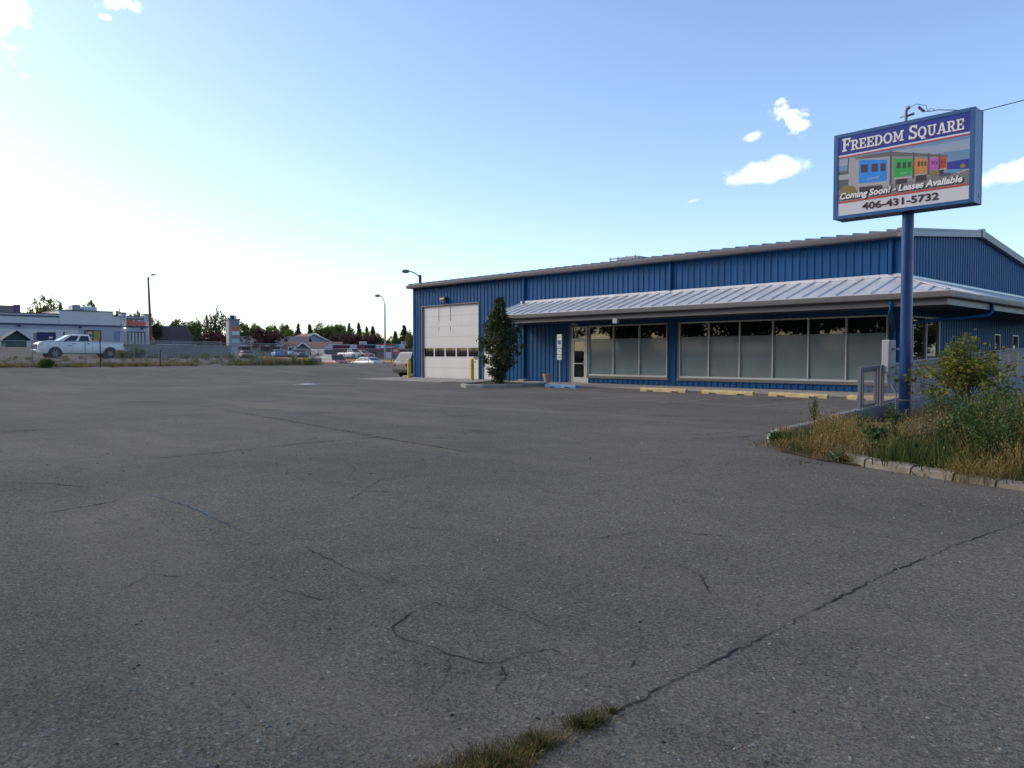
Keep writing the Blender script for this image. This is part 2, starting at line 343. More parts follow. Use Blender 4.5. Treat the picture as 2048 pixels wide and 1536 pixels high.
for pts, wd, j in [
    ([(1205, 1441), (1250, 1415), (1380, 1345), (1500, 1290), (1640, 1215), (1780, 1145), (1900, 1095), (2012, 1056), (2060, 1040)], .016, .008),
    ([(838, 1218), (790, 1248), (783, 1262), (800, 1275), (880, 1300), (905, 1312), (960, 1325), (1000, 1325), (1045, 1308), (1105, 1298), (1150, 1325)], .015, .007),
    ([(905, 1312), (893, 1325), (902, 1338), (880, 1368)], .012, .005), ([(920, 1217), (950, 1210), (990, 1208), (1050, 1230), (1090, 1252), (1140, 1254)], .013, .006),
    ([(1080, 1287), (1110, 1278), (1140, 1272)], .012, .004), ([(1280, 1308), (1262, 1335), (1220, 1335)], .010, .005), ([(1190, 1355), (1165, 1378)], .007, .004),
    ([(75, 1030), (190, 1010), (265, 995)], .022, .012), ([(0, 820), (160, 819), (440, 819), (540, 835), (600, 846), (690, 862), (760, 875), (850, 890), (940, 905)], .045, .02),
    ([(760, 874), (660, 882), (560, 892), (440, 905), (300, 918)], .035, .015), ([(0, 965), (90, 967), (190, 976)], .025, .01), ([(612, 1005), (595, 1018)], .01, .004),
    ([(500, 945), (600, 945), (650, 940)], .02, .012), ([(400, 1505), (440, 1500)], .008, .004), ([(1000, 1075), (900, 1062), (800, 1052)], .012, .012), ([(0, 1150), (60, 1130), (140, 1128)], .008, .008),
    ([(600, 1090), (700, 1140), (810, 1172)], .011, .01), ([(1180, 1080), (1300, 1060), (1480, 1075)], .012, .014), ([(1500, 1200), (1580, 1180)], .010, .008)]:
    ribbon(pts, wd, j, 'crack', M_CRACK)
for pts in ([(838, 1218), (870, 1206), (920, 1217)], [(1150, 1325), (1200, 1330), (1220, 1335)], [(1140, 1254), (1160, 1262), (1140, 1272)], [(1000, 1325), (1010, 1350), (990, 1385)], [(560, 1180), (640, 1200), (700, 1195)], [(1330, 1120), (1400, 1150), (1420, 1190)], [(240, 1180), (300, 1150), (380, 1155)], [(1040, 960), (1100, 985), (1210, 990)], [(700, 1000), (760, 960), (860, 950)]):
    ribbon(pts, .011, .008, 'crack', M_CRACK)
ribbon([(272, 992), (310, 991), (350, 1004), (400, 1020), (420, 1034), (460, 1050), (500, 1067)], .045, .006, 'tar_seal', M_TAR, dz=.003)
ribbon([(345, 1002), (400, 1022), (425, 1036), (470, 1054)], .012, .008, 'crack', M_CRACK, dz=.006)
# ---- worn stall stripes
for x in (-10.2, -5.75, -2.95, -.27, 2.4):
    mb = MB(); y = -4.75
    while y > -10.0:
        L_ = random.uniform(.2, .7)
        mb.add([(x-.05, y, .004), (x+.05, y, .004), (x+.05+random.uniform(-.02, .02), y-L_, .004), (x-.05+random.uniform(-.02, .02), y-L_, .004)], [(0, 1, 2, 3)]); y -= L_+random.choice((0.001, .1, .25))
    mb.build('stall_stripe', M_STRIPE, lot, fix=False)

# ================================================================= blue metal building
XL = -29.5; DEP = 17.4; EZ = 5.75; RIDGE = 8.7; RZ = 6.62; CP = 2.4; CZ0 = 4.27; CZ1 = 3.50; CXL = -19.6
bld = thing('metal_building', 'blue ribbed metal commercial building with wraparound galvanised canopy and storefront windows', 'building', 0, 0, 0)
sw = MB().box(-30.2, 1.2, -2.9, -.03, -.05, .05); structure(sw.build('sidewalk', M_CONC, None, **BASE))
ap = MB().box(-29.8, -21.6, -4.0, -2.91, -.05, .022); structure(ap.build('concrete_apron', M_CONC, None, **BASE))
PER = .305
def rib_sheet(u0, u1, za, zb, mapf, name, tops=None, parent=bld):
    prof = [(0, 0), (.10, 0), (.128, .034), (.177, .034), (.205, 0)]
    us = [(u0, None)]
    k = math.floor(u0/PER)
    while k*PER < u1:
        for (a, d) in prof:
            u = k*PER+a
            if u0 < u < u1: us.append((u, d))
        k += 1
    us.append((u1, None))
    def dep(u):
        a = u % PER
        return float(np.interp(a, [0, .10, .128, .177, .205, .305], [0, 0, .034, .034, 0, 0]))
    us = [(u, dep(u) if d is None else d) for u, d in us]
    vs = []; n = len(us)
    for z in (0, 1):
        for (u, d) in us: vs.append(mapf(u, d, (za if z == 0 else (zb if tops is None else tops(u)))))
    mb = MB(); mb.add(vs, [(i, i+1, n+i+1, n+i) for i in range(n-1)])
    return mb.build(name, M_BLUE, parent, fix=False)
def wall(u0, u1, z0, z1, mapf, openings, tops=None, step=.915):
    br = sorted(set([u0, u1]+[round(u0+i*step, 4) for i in range(int((u1-u0)/step)+1)]+[e for o in openings for e in o[:2]]))
    br = [b for b in br if u0 <= b <= u1]
    for a, b in zip(br, br[1:]):
        if b-a < .004: continue
        m = (a+b)/2; zz = [(z0, z1)]
        for (oa, ob, oz0, oz1) in openings:
            if oa < m < ob:
                nz_ = []
                for (p, q) in zz:
                    if oz0 > p: nz_.append((p, min(q, oz0)))
                    if oz1 < q: nz_.append((max(p, oz1), q))
                zz = nz_
        for (p, q) in zz:
            if q-p > .02: rib_sheet(a, b, p, q, mapf, 'wall_panel', tops if (tops and q == z1) else None)
fmap = lambda u, d, z: (u, -d, z)
smap = lambda u, d, z: (d, u, z)
GD = (-28.55, -23.15, .02, 4.47); MD = (-22.72, -21.6, .05, 2.3); ED = (-15.93, -14.8, .05, 2.88)
G1 = (-14.78, -10.03, .42, 2.90); G2 = (-9.40, -.36, .42, 2.90)
wall(XL, 0, .05, EZ, fmap, [GD, MD, ED, G1, G2])
rk = lambda y: EZ+.06+(RZ-EZ)*(y/RIDGE if y < RIDGE else (DEP-y)/RIDGE)
SWN = (1.30, 4.20, .55, 2.90); SW2 = (11.45, 12.4, .75, 2.42); SW3 = (14.4, 15.4, .3, 2.42)
wall(0, DEP, .05, EZ, smap, [SWN, SW2, SW3], rk)
# end and back walls, dark interior lining
MB().box(XL-.03, XL, 0, DEP, .0, EZ+.1).build('end_wall', M_BLUE, bld)
MB().box(XL, 0, DEP, DEP+.05, 0, EZ+.1).build('back_wall', M_BLUE, bld)
MB().box(XL+.05, -.12, .14, .18, .02, EZ-.1).build('lining', M_GAP, bld)
MB().box(-.16, -.12, .20, DEP-.1, .02, EZ-.1).build('lining', M_GAP, bld)
# corner trims
for (a, b, c, d) in ((-.14, .045, -.045, .14), (XL-.05, XL+.14, -.045, .10)):
    MB().bev(a, b, c, d, .05, EZ, .008).build('corner_trim', M_BLUE, bld)
MB().bev(-30.1, -29.4, -.5, .3, -.05, .16, .03).build('footing', M_CONC, bld)
# openings
def trim(o, m, wd=.07, dp=.06, sill=True):
    u0, u1, z0, z1 = o; mb = MB()
    mb.box(u0-wd, u0, -dp, .06, z0 if not sill else z0-wd, z1+wd); mb.box(u1, u1+wd, -dp, .06, z0 if not sill else z0-wd, z1+wd); mb.box(u0+.001, u1-.001, -dp, .06, z1, z1+wd-.001)
    if sill: mb.box(u0+.001, u1-.001, -dp-.02, .06, z0-wd, z0)
    return mb.build('opening_trim', m, bld)
def storefront(o, n, fz, parent_name='window', my=fmap):
    u0, u1, z0, z1 = o; wd = .055; t = MB()
    pw = (u1-u0-wd)/n
    def bx(mb, a, b, c, d, y0, y1):
        if my is fmap: mb.box(a, b, y0, y1, c, d)
        else: mb.box(-y1, -y0, a, b, c, d)
    fr = MB()
    bx(fr, u0, u1, z0, z0+.08, -.03, .07); f = fr.build('window', M_ALU, bld)
    fr = MB(); bx(fr, u0, u1, z1-wd, z1, -.03, .07); fr.build('head_rail', M_ALU, f)
    for i in range(n+1):
        mb = MB(); bx(mb, u0+i*pw, u0+i*pw+wd, z0+.081, z1-wd-.001, -.035, .07); mb.build('mullion', M_ALU, f)
    for i in range(n):
        a, b = u0+i*pw+wd, u0+(i+1)*pw
        if fz:
            mb = MB(); bx(mb, a, b, z0+.081, fz, .035, .05); mb.build('frosted_pane', M_FROST, f)
            mb = MB(); bx(mb, a, b, fz+.001, z1-wd-.001, .038, .05); mb.build('pane', M_GLASS, f)
        else:
            mb = MB(); bx(mb, a, b, z0+.081, z1-wd-.001, .038, .05); mb.build('pane', M_GLASS, f)
    return f
storefront(G1, 3, 2.24); storefront(G2, 6, 2.25)
for o in (G1, G2):
    MB().box(o[0]-.08, o[1]+.08, -.075, -.036, o[2]-.12, o[2]-.002).build('window_sill', M_TAUPE, bld)
    MB().box(o[0]-.05, o[0]-.002, -.06, -.0, o[2], o[3]+.03).build('window_trim', M_TAUPE, bld)
    MB().box(o[1]+.002, o[1]+.05, -.06, -.0, o[2], o[3]+.03).build('window_trim', M_TAUPE, bld)
storefront(SWN, 2, None, my=smap); storefront(SW2, 1, None, my=smap); storefront(SW3, 1, None, my=smap)
# entrance door
u0, u1, z0, z1 = ED
d = MB(); d.box(u0-.10, u0, -.05, .07, z0, z1+.05); d.build('door_jamb', M_TAUPE, bld)
df = MB(); df.box(u0, u0+.09, -.03, .07, z0, z1); df.box(u1-.17, u1+.03, -.036, .07, z0, z1); df.box(u0+.091, u1-.171, -.03, .07, 2.20, 2.30); df.box(u0+.091, u1-.171, -.03, .07, z1-.06, z1)
df.build('door_frame', M_ALU, bld)
MB().box(u0+.091, u1-.171, .03, .045, 2.301, z1-.061).build('transom_pane', M_GLASS, bld)
ed = MB(); ed.box(u0+.095, u0+.19, -.015, .03, z0+.01, 2.195); ed.box(u1-.275, u1-.175, -.015, .03, z0+.01, 2.195); ed.box(u0+.191, u1-.276, -.015, .03, z0+.01, z0+.28); ed.box(u0+.191, u1-.276, -.015, .03, 2.12, 2.195)
edo = ed.build('entrance_door', M_ALU, bld)
MB().box(u0+.191, u1-.276, .004, .016, z0+.281, 2.119).build('pane', M_GLASS, edo)
MB().tube([(u0+.17, -.05, 1.02), (u1-.26, -.05, 1.02)], .02).build('push_bar', M_ALU, edo)
MB().tube([(u1-.23, -.02, .88), (u1-.26, -.09, .92), (u1-.26, -.09, 1.14), (u1-.23, -.02, 1.18)], .014).build('handle', M_ALU, edo)
# man door beside the overhead door
trim(MD, M_TAUPE, .06, .05, False)
md = MB().box(MD[0]+.002, MD[1]-.002, -.01, .04, .06, MD[3]-.002).build('service_door', M_DOORW, bld)
MB().tube([(MD[0]+.1, -.02, 1.0), (MD[0]+.1, -.07, 1.0), (MD[0]+.2, -.07, 1.0)], .012).build('handle', M_STEEL, md)
# overhead sectional door
u0, u1, z0, z1 = GD
mb = MB(); mb.box(u0-.10, u0, -.06, .16, .05, z1+.06); mb.box(u1, u1+.05, -.06, .16, .05, z1+.06); mb.box(u0+.001, u1-.001, -.065, .16, z1, z1+.06)
mb.build('door_jamb', M_TAUPE, bld)
gd = MB().box(u0+.01, u1-.01, .115, .135, z0+.03, z1-.01).build('overhead_door', M_GAP, bld)
nsec = 7; sh = (z1-z0-.03)/nsec
for i in range(nsec):
    a = z0+.03+i*sh; b = a+sh-.007
    if i != 2:
        MB().box(u0+.012, u1-.012, .06, .11, a, b).build('door_section', M_DOORW, gd)
    else:
        fr = MB(); nw = 5; pw = (u1-u0-.024)/nw; xs = []
        fr.box(u0+.012, u1-.012, .06, .11, a, a+.05); fr.box(u0+.012, u1-.012, .06, .11, b-.05, b)
        for k in range(nw+1):
            c = u0+.012+k*pw; lo = max(u0+.012, c-.055); hi = min(u1-.012, c+.055); fr.box(lo, hi, .0605, .1095, a+.0501, b-.0501)
            if k < nw: xs.append((c+.055, c+pw-.055))
        sec = fr.build('door_section', M_DOORW, gd)
        for (p, q) in xs: MB().box(p+.001, q-.001, .085, .095, a+.051, b-.051).build('pane', M_GLASSG, sec)
MB().box(u0+.012, u1-.012, .05, .112, z0+.002, z0+.028).build('bottom_seal', M_BLACK, gd)
for px_ in (.29, .5):
    x = u0+(u1-u0)*px_
    MB().box(x-.012, x+.012, .045, .0595, z1-.95, z1-.05).build('hinge_rail', M_TAUPE, gd)
    MB().box(x-.012, x+.012, .045, .0595, z1-1.55, z1-1.28).build('hinge_rail', M_TAUPE, gd)
# wall lamp over the overhead door
wl_ = MB(); wl_.prism([(-.30, 4.92), (-.04, 4.98), (-.04, 4.76), (-.12, 4.72), (-.34, 4.80)], -26.42, -26.0, 'x'); wo = wl_.build('wall_lamp', mat('lamp_brown', (.07, .05, .035), .5), bld)
MB().box(-26.38, -26.04, -.31, -.13, 4.70, 4.718).build('lens', mat('lamp_lens', (.55, .5, .4), .3), wo)
# canopy roof
zt = lambda y: CZ0+(CZ1-CZ0)*(-y/CP)
SEAM = .61
def canopy_panel(a, b, side):
    ya, yb = (max(0, a), max(0, b)); mb = MB(); T = .025
    def P(u, r, dz=0):                     # r = run out from the wall, 0..CP
        z = CZ0+(CZ1-CZ0)*r/CP+dz
        return (u, -r, z) if side == 'f' else (r, u, z)
    if side == 's': ya, yb = max(0, -a), max(0, -b)
    if min(ya, yb) >= CP-.02: return
    R = CP-.02; ya = min(ya, R-.01); yb = min(yb, R-.01)
    q = [P(a, ya), P(b, yb), P(b, R), P(a, R)]; q2 = [(x, y, z-T) for x, y, z in q]
    mb.add(q+q2, [(0, 1, 2, 3), (7, 6, 5, 4), (0, 4, 5, 1), (1, 5, 6, 2), (2, 6, 7, 3), (3, 7, 4, 0)])
    s0 = ya+.06; c = a+.022
    if s0 < R-.1:
        r = [P(c-.02, s0, .002), P(c+.02, s0, .002), P(c+.02, R+.01, .002), P(c-.02, R+.01, .002), P(c-.012, s0, .055), P(c+.012, s0, .055), P(c+.012, R+.01, .055), P(c-.012, R+.01, .055)]
        mb.add(r, [(3, 2, 1, 0), (4, 5, 6, 7), (0, 1, 5, 4), (1, 2, 6, 5), (2, 3, 7, 6), (3, 0, 4, 7)])
    mb.build('canopy_roof_panel', M_GALV, bld)
x = CXL
while x < CP: canopy_panel(x, min(x+SEAM, CP), 'f'); x += SEAM
y = -CP
while y < DEP: canopy_panel(y, y+SEAM, 's'); y += SEAM
hp = MB(); hp.bar((0.02, -.02, CZ0+.03), (CP-.03, -CP+.03, CZ1+.045), .16, .03); hp.build('hip_cap', M_GALV, bld)
MB().box(CXL, .06, -.10, -.036, CZ0-.02, CZ0+.10).build('wall_flashing', M_GALV, bld)
MB().box(.036, .10, -.10, DEP, CZ0-.02, CZ0+.10).build('wall_flashing', M_GALV, bld)
def gutter(pts_f, y0, z0, z1, wdt, name, m):
    MB().prism([(-y0-wdt, z0+.03), (-y0-wdt+.03, z0), (-y0-.001, z0), (-y0-.001, z1), (-y0-wdt-.012, z1), (-y0-wdt-.012, z1-.05)], pts_f[0], pts_f[1], 'x').build(name, m, bld)
    MB().prism([(y0+wdt, z0+.03), (y0+wdt-.03, z0), (y0+.001, z0), (y0+.001, z1), (y0+wdt+.012, z1), (y0+wdt+.012, z1-.05)], -y0-.001, DEP, 'y').build(name, m, bld)
gutter((CXL-.05, CP+.14), CP, 3.27, 3.475, .13, 'gutter', M_TAUPE)
MB().box(CXL, CP-.12, -CP+.08, -CP+.12, 3.05, 3.268).build('fascia', M_TAUPE, bld)
MB().box(CP-.118, CP-.08, -CP+.085, DEP, 3.051, 3.269).build('fascia', M_TAUPE, bld)
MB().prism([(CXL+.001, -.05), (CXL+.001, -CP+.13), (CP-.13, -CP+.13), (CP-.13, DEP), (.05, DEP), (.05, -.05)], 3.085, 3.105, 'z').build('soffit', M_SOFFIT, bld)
MB().prism([(-.04, CZ0-.03), (-CP+.02, CZ1-.03), (-CP+.02, 3.06), (-.04, 3.06)], CXL-.03, CXL-.002, 'x').build('canopy_end', M_TAUPE, bld)
# downspouts
def spout(x, z0, z1): return MB().bev(x-.065, x+.065, -.16, -.045, z0, z1, .012).build('downspout', M_BLUE, bld)
for x, z0 in ((-19.35, .25), (-9.85, CZ0+.08), (-.28, CZ0+.08)):
    s = spout(x, z0, EZ-.02); MB().box(x-.08, x+.08, -.165, -.04, z0+.4, z0+.43).build('strap', M_BLUE, s)
MB().bev(-19.45, -19.0, -.45, -.05, .05, .14, .02).build('splash_block', M_CONC, bld)
dsx = .62
MB().tube([(dsx, -CP+.02, 3.3), (dsx, -CP+.02, 2.98), (dsx-.06, -CP+.1, 2.86), (-.06, -.35, 2.44), (-.10, -.13, 2.3), (-.10, -.13, .1)], .062, 8).build('downspout', M_BLUE, bld, smooth=True)
MB().tube([(CP-.02, 2.2, 3.3), (CP-.02, 2.2, 2.98), (CP-.12, 2.1, 2.86), (.4, .45, 2.62), (.14, .2, 2.45), (.14, .2, .1)], .062, 8).build('downspout', M_BLUE, bld, smooth=True)
# small soffit boxes
MB().bev(-11.33, -11.07, -2.36, -2.22, 2.86, 3.08, .015).build('soffit_box', M_BOX, bld)  # plain grey box at the soffit edge, not a lamp
MB().bev(.95, 1.09, -2.3, -2.2, 2.92, 3.06, .01).build('camera_box', M_WHITE, bld)
MB().bev(-15.75, -15.4, -.30, -.06, 2.95, 3.06, .02).build('door_lamp', M_BOX, bld)
# main roof
def roof_front(a, b):
    mb = MB(); y0, y1 = -.32, RIDGE; z0 = EZ+.14; z1 = RZ+.18; T = .03
    mb.add([(a, y0, z0), (b, y0, z0), (b, y1, z1), (a, y1, z1), (a, y0, z0-T), (b, y0, z0-T), (b, y1, z1-T), (a, y1, z1-T)], [(0, 1, 2, 3), (7, 6, 5, 4), (0, 4, 5, 1), (1, 5, 6, 2), (2, 6, 7, 3), (3, 7, 4, 0)])
    c = a+.03
    mb.add([(c-.03, y0-.01, z0+.001), (c+.03, y0-.01, z0+.001), (c+.03, y1, z1+.001), (c-.03, y1, z1+.001), (c-.014, y0-.01, z0+.075), (c+.014, y0-.01, z0+.075), (c+.014, y1, z1+.075), (c-.014, y1, z1+.075)],
           [(3, 2, 1, 0), (4, 5, 6, 7), (0, 1, 5, 4), (1, 2, 6, 5), (2, 3, 7, 6), (3, 0, 4, 7)])
    return mb.build('roof_panel', M_GALVR, bld)
p0 = None; x = XL-.15; k = 0
while x < .12:
    if p0 is None: p0 = roof_front(0, SEAM); p0.location.x = x
    else:
        o = p0.copy(); COL.objects.link(o); o.location.x = x
    x += SEAM
MB().add([(XL-.15, RIDGE, RZ+.18), (.22, RIDGE, RZ+.18), (.22, DEP+.3, EZ+.14), (XL-.15, DEP+.3, EZ+.14)], [(0, 1, 2, 3)]).build('back_slope', M_GALVR, bld)
MB().prism([(-.44, EZ-.06), (-.41, EZ-.09), (-.02, EZ-.09), (-.02, EZ+.105), (-.46, EZ+.105), (-.46, EZ+.05)], XL-.2, .18, 'x').build('gutter', M_TAUPE, bld)
for (ya, yb) in ((-.46, RIDGE), (DEP+.46, RIDGE)):
    za = rk(0)+.08 if ya < 0 else rk(DEP)+.08
    mb = MB(); mb.add([(xx, yy, zz+dz) for xx in (.05, .24) for (yy, zz) in ((ya, za), (yb, rk(RIDGE)+.12)) for dz in (-.24, .06)], [(0, 1, 3, 2), (4, 6, 7, 5), (0, 4, 5, 1), (2, 3, 7, 6), (0, 2, 6, 4), (1, 5, 7, 3)])
    mb.build('rake_trim', M_GALVR if ya < 0 else M_TAUPE, bld)
MB().prism([(RIDGE-.22, rk(RIDGE)-.15), (RIDGE+.22, rk(RIDGE)-.15), (RIDGE+.2, rk(RIDGE)+.2), (RIDGE, rk(RIDGE)+.24), (RIDGE-.2, rk(RIDGE)+.2)], .04, .27, 'x').build('ridge_cap', M_GALVR, bld)
hv = MB(); hx = -17.6
for i in range(4): hv.box(hx+i*.6, hx+i*.6+.05, 5.0, 5.05, 6.3, 6.98)
hv.box(hx, hx+1.85, 5.0, 5.05, 6.86, 6.93); hv.box(hx+.2, hx+1.7, 5.4, 6.6, 6.3, 6.98)
hv.build('roof_vent_unit', M_STEEL, bld)

# ================================================================= things along the front
def bollard(x, y, label):
    t = thing('bollard', label, 'bollard', x, y, .05 if y > -2.9 else 0, group='yellow bollards at the overhead door')
    MB().lathe([(.105, 0), (.105, 1.08), (.10, 1.13), (.075, 1.18), (.04, 1.205), (.005, 1.212)], n=20).build('sleeve', M_YEL, t, smooth=True)
    MB().lathe([(.107, .80), (.107, .82)], n=20).build('band', mat('band_dark', (.2, .13, .02), .6), t)
bollard(-27.95, -1.5, 'yellow bollard beside the outer jamb of the overhead door, near the grey car')
bollard(-22.3, -1.25, 'yellow bollard between the overhead door and the leafy planter tree')
def wheel_stop(x, y, m, label, L=2.1):
    t = thing('wheel_stop', label, 'wheel stop', x, y, 0, random.uniform(-.02, .02), 'wheel stops along the storefront')
    me = MB(); pr = [(-.085, .0), (.085, .0), (.075, .10), (.045, .145), (-.045, .145), (-.075, .10)]
    segs = [(-L/2, -L/2+.32, 0), (-L/2+.32, -L/2+.62, 1), (-L/2+.62, L/2-.62, 0), (L/2-.62, L/2-.32, 1), (L/2-.32, L/2, 0)]
    for a, b, notch in segs:
        p = [(y_, max(z_, .045) if notch else z_) for y_, z_ in pr]
        if a == -L/2: pass
        me.prism(p, a+.0005, b-.0005, 'x')
    me.build('block', m, t)
    for a in (-.75, .75): MB().lathe([(.02, .143), (.02, .152), (.004, .156)], c=(a, 0, 0), n=8).build('pin', M_STEEL, t)
    return t
wheel_stop(-12.55, -4.4, M_STOPB, 'faded blue concrete wheel stop below the accessible parking sign', 1.85)
for x, l in ((-7.13, 'pale yellow wheel stop in front of the gap between the two window groups'), (-4.3, 'pale yellow wheel stop, second along the storefront from the blue one'),
             (-1.62, 'pale yellow wheel stop seen behind the tall feathery weed'), (1.12, 'pale yellow wheel stop seen through the railing mesh')):
    wheel_stop(x, -4.35, M_STOPY, l)
# accessible parking sign
t = thing('parking_sign', 'accessible parking sign of stacked white plates on a slim post', 'sign', -14.55, -2.35, .05)
MB().bev(-.025, .025, -.02, .02, 0, 2.32, .004).build('post', M_STEEL, t)
M_PLATE = mat('sign_plate', (.62, .68, .62), .4)
def plate(z0, z1, wd=.15): return MB().box(-wd, wd, -.032, -.0215, z0, z1).build('sign_plate', M_PLATE, t)
pl = plate(1.72, 2.38); MB().box(-.10, .10, -.0345, -.0322, 1.90, 2.10).build('blue_square', mat('access_blue', (.02, .10, .42), .4), pl)
gl = MB(); gl.lathe([(.016, -.0362), (.016, -.0348)], c=(-.012, 0, 2.075), n=10, axis='y'); gl.bar((-.012, -.0355, 2.05), (-.008, -.0355, 1.99), .016, .001); gl.bar((-.008, -.0357, 1.992), (.04, -.0357, 1.99), .012, .001); gl.bar((.04, -.0359, 1.99), (.06, -.0359, 1.935), .012, .001)
for k in range(14):
    a0 = 2.0+k*.33; a1 = a0+.33
    gl.bar((.0+.045*math.cos(a0), -.0361, 1.955+.045*math.sin(a0)), (.0+.045*math.cos(a1), -.0361, 1.955+.045*math.sin(a1)), .010, .001)
gl.build('wheelchair_symbol', M_WHITE, pl)
def bars(z, n=2, wd=.10):
    for i in range(n): MB().box(-wd, wd, -.0342, -.0322, z-i*.05, z-i*.05+.018).build('print_line', mat('sign_green', (.05, .22, .12), .5), pl)
bars(2.28); bars(1.80)
plate(1.44, 1.69); bars(1.58); plate(1.17, 1.41); bars(1.31)
# clay pot
t = thing('flower_pot', 'small pale clay flower pot standing against the blue wall', 'pot', -16.75, -.95, .05)
MB().lathe([(.13, 0), (.17, .2), (.205, .36), (.23, .362), (.23, .44), (.20, .442), (.19, .39), (.02, .385)], n=20).build('pot', mat('clay', (.36, .26, .21), .85, var=.15, vscale=6), t, smooth=True)
# planter peninsula with kerb
pen = [(-18.6, -2.88), (-17.9, -4.6), (-17.0, -6.2), (-16.1, -7.2), (-15.3, -7.55), (-14.6, -7.2), (-14.1, -6.3), (-13.95, -5.4), (-14.2, -4.3), (-14.6, -3.4), (-14.85, -2.9)]
def inset(poly, c, d): return [(p[0]+(c[0]-p[0])/math.dist(p, c)*d, p[1]+(c[1]-p[1])/math.dist(p, c)*d) for p in poly]
cin = inset(pen, (-16.2, -4.4), .2); top = inset(pen, (-16.2, -4.4), .03); n = len(pen); kb = MB()
vs = [(*p, -.03) for p in pen]+[(*p, .12) for p in pen]+[(*p, .155) for p in top]+[(*p, .155) for p in cin]+[(*p, 0) for p in cin]; fs = []
for k in range(4):
    for i in range(n-1): fs.append((k*n+i, k*n+i+1, (k+1)*n+i+1, (k+1)*n+i))
kb.add(vs, fs); structure(kb.build('planter_kerb', M_CONC, None, **BASE))
structure(MB().prism(cin, .0, .11, 'z').build('planter_soil', M_SOIL, None, **BASE))

# ================================================================= ramp, railings, kerbs at the verge
RX0, RX1 = 2.95, 4.45; RY0 = -16.75; RYE = 12.0
rz = lambda y: min(.80, .17+.0425*(y+17.75))
ys = [RY0, -16.4, -16, -14.95, -14.9, -12, -9, -6, -3, -.5, RYE]
def ramp_wall(xa, xb, label, up=.0):
    mb = MB(); vs = []
    for y in ys:
        z = rz(y)+up-(.05 if y < -14.92 else 0)
        vs += [(xa, y, -.05), (xb, y, -.05), (xb, y, z-.02), (xb-.02, y, z), (xa+.02, y, z), (xa, y, z-.02)]
    fs = []
    for i in range(len(ys)-1):
        for k in range(6): j = (k+1) % 6; fs.append((i*6+k, i*6+j, i*6+6+j, i*6+6+k))
    fs += [tuple(range(6)), tuple(range(len(ys)*6-1, len(ys)*6-7, -1))]
    mb.add(vs, fs); o = mb.build('ramp_wall', M_CONCD, None, **BASE); tag(o, label, 'wall'); return o
ramp_wall(RX1-.2, RX1, 'low grey concrete wall rising along the weedy verge under the mesh railing')
# rounded end piece of the wall
e = thing('kerb_end', 'rounded pale concrete end of the ramp kerb at the asphalt', 'kerb', RX1-.1, RY0-.05, 0)
mb = MB(); pr = [(-.17, 0), (-.155, .09), (-.10, .145), (0, .16), (.10, .145), (.155, .09), (.17, 0)]; st = []
for i, (yy, sc, hz) in enumerate(((.0, 1, 1), (-.15, 1, .98), (-.30, .92, .9), (-.42, .7, .72), (-.50, .35, .45), (-.52, .1, .1))):
    st.append([(p[0]*sc, yy, p[1]*hz) for p in pr])
mb.add([p for r in st for p in r], [(i*7+k, i*7+k+1, i*7+8+k, i*7+7+k) for i in range(5) for k in range(6)]+[tuple(range(7))]); mb.build('cap', M_CONC, e, smooth=True)
def railing(x, y0, spans, label):
    t = thing('mesh_railing', label, 'railing', x, y0, rz(y0)-.06)
    slope = lambda dy: (rz(y0+dy)-rz(y0)); hgt = .86
    for (pa, pb) in spans:
        for e_ in (pa, pb): z = slope(e_); MB().bev(-.032, .032, e_-.032, e_+.032, z-.02, z+hgt-.012, .004).build('post', M_RAIL, t)
        a, b = pa+.11, pb-.11; za, zb = slope(a)+.10, slope(b)+.10; ht = hgt-.13; f = MB()
        f.bar((0, a, za), (0, a, za+ht), .045, .045); f.bar((0, b, zb), (0, b, zb+ht), .045, .045)
        f.bar((0, a+.023, za), (0, b-.023, zb), .04, .05); f.bar((0, a+.023, za+ht-.02), (0, b-.023, zb+ht-.02), .04, .05)
        fo = f.build('panel_frame', M_RAIL, t); w_ = MB(); k = a+.05
        while k < b-.03: zz = za+(zb-za)*(k-a)/(b-a); w_.bar((0, k, zz), (0, k, zz+ht), .005, .005); k += .052
        k = .05
        while k < ht: w_.bar((.006, a, za+k), (.006, b, zb+k), .005, .005); k += .052
        w_.build('wire_mesh', M_STEEL, fo)
        MB().bar((0, pa-.04, hgt+slope(pa)+.012), (0, pb+.04, hgt+slope(pb)+.012), .075, .045).build('top_rail', M_RAIL, t)
    return t
sp = [(0, .86), (1.02, 2.75)]; k = 2.93
while k < 20: sp.append((k, k+1.75)); k += 1.93
railing(RX1-.1, -13.75, sp, 'grey mesh railing standing on the concrete wall behind the sign pole')
# planting bed and its front kerb
bed = [(4.46, -16.9), (4.75, -17.9), (5.3, -18.8), (6.2, -19.35), (8.2, -19.8), (11, -20.3), (16, -20.6), (30, -20.6), (30, 13), (4.46, 13)]
def bedz(x, y): return .06+.10*float(sm(-19.6, -17.5, y))*float(sm(4.3, 6, x))
mb = MB(); c = (8.5, -10, .16); mb.add([c]+[(*p, .012) for p in bed]+[(*inset([p], (8.5, -10), .9)[0], .13) for p in bed], [])
n = len(bed); mb.f += [(1+i, 1+(i+1) % n, 1+n+(i+1) % n, 1+n+i) for i in range(n)]+[(1+n+i, 1+n+(i+1) % n, 0) for i in range(n)]
structure(mb.build('planting_bed', M_SOIL, None, **BASE))
kp = [GP(1655, 917)[:2], GP(1728, 934)[:2], GP(1820, 949)[:2], GP(1905, 962)[:2], GP(1990, 974)[:2]]
kp.append((kp[-1][0]+1.5, kp[-1][1]-.35)); kp.append((kp[-1][0]+3, kp[-1][1]-.5))
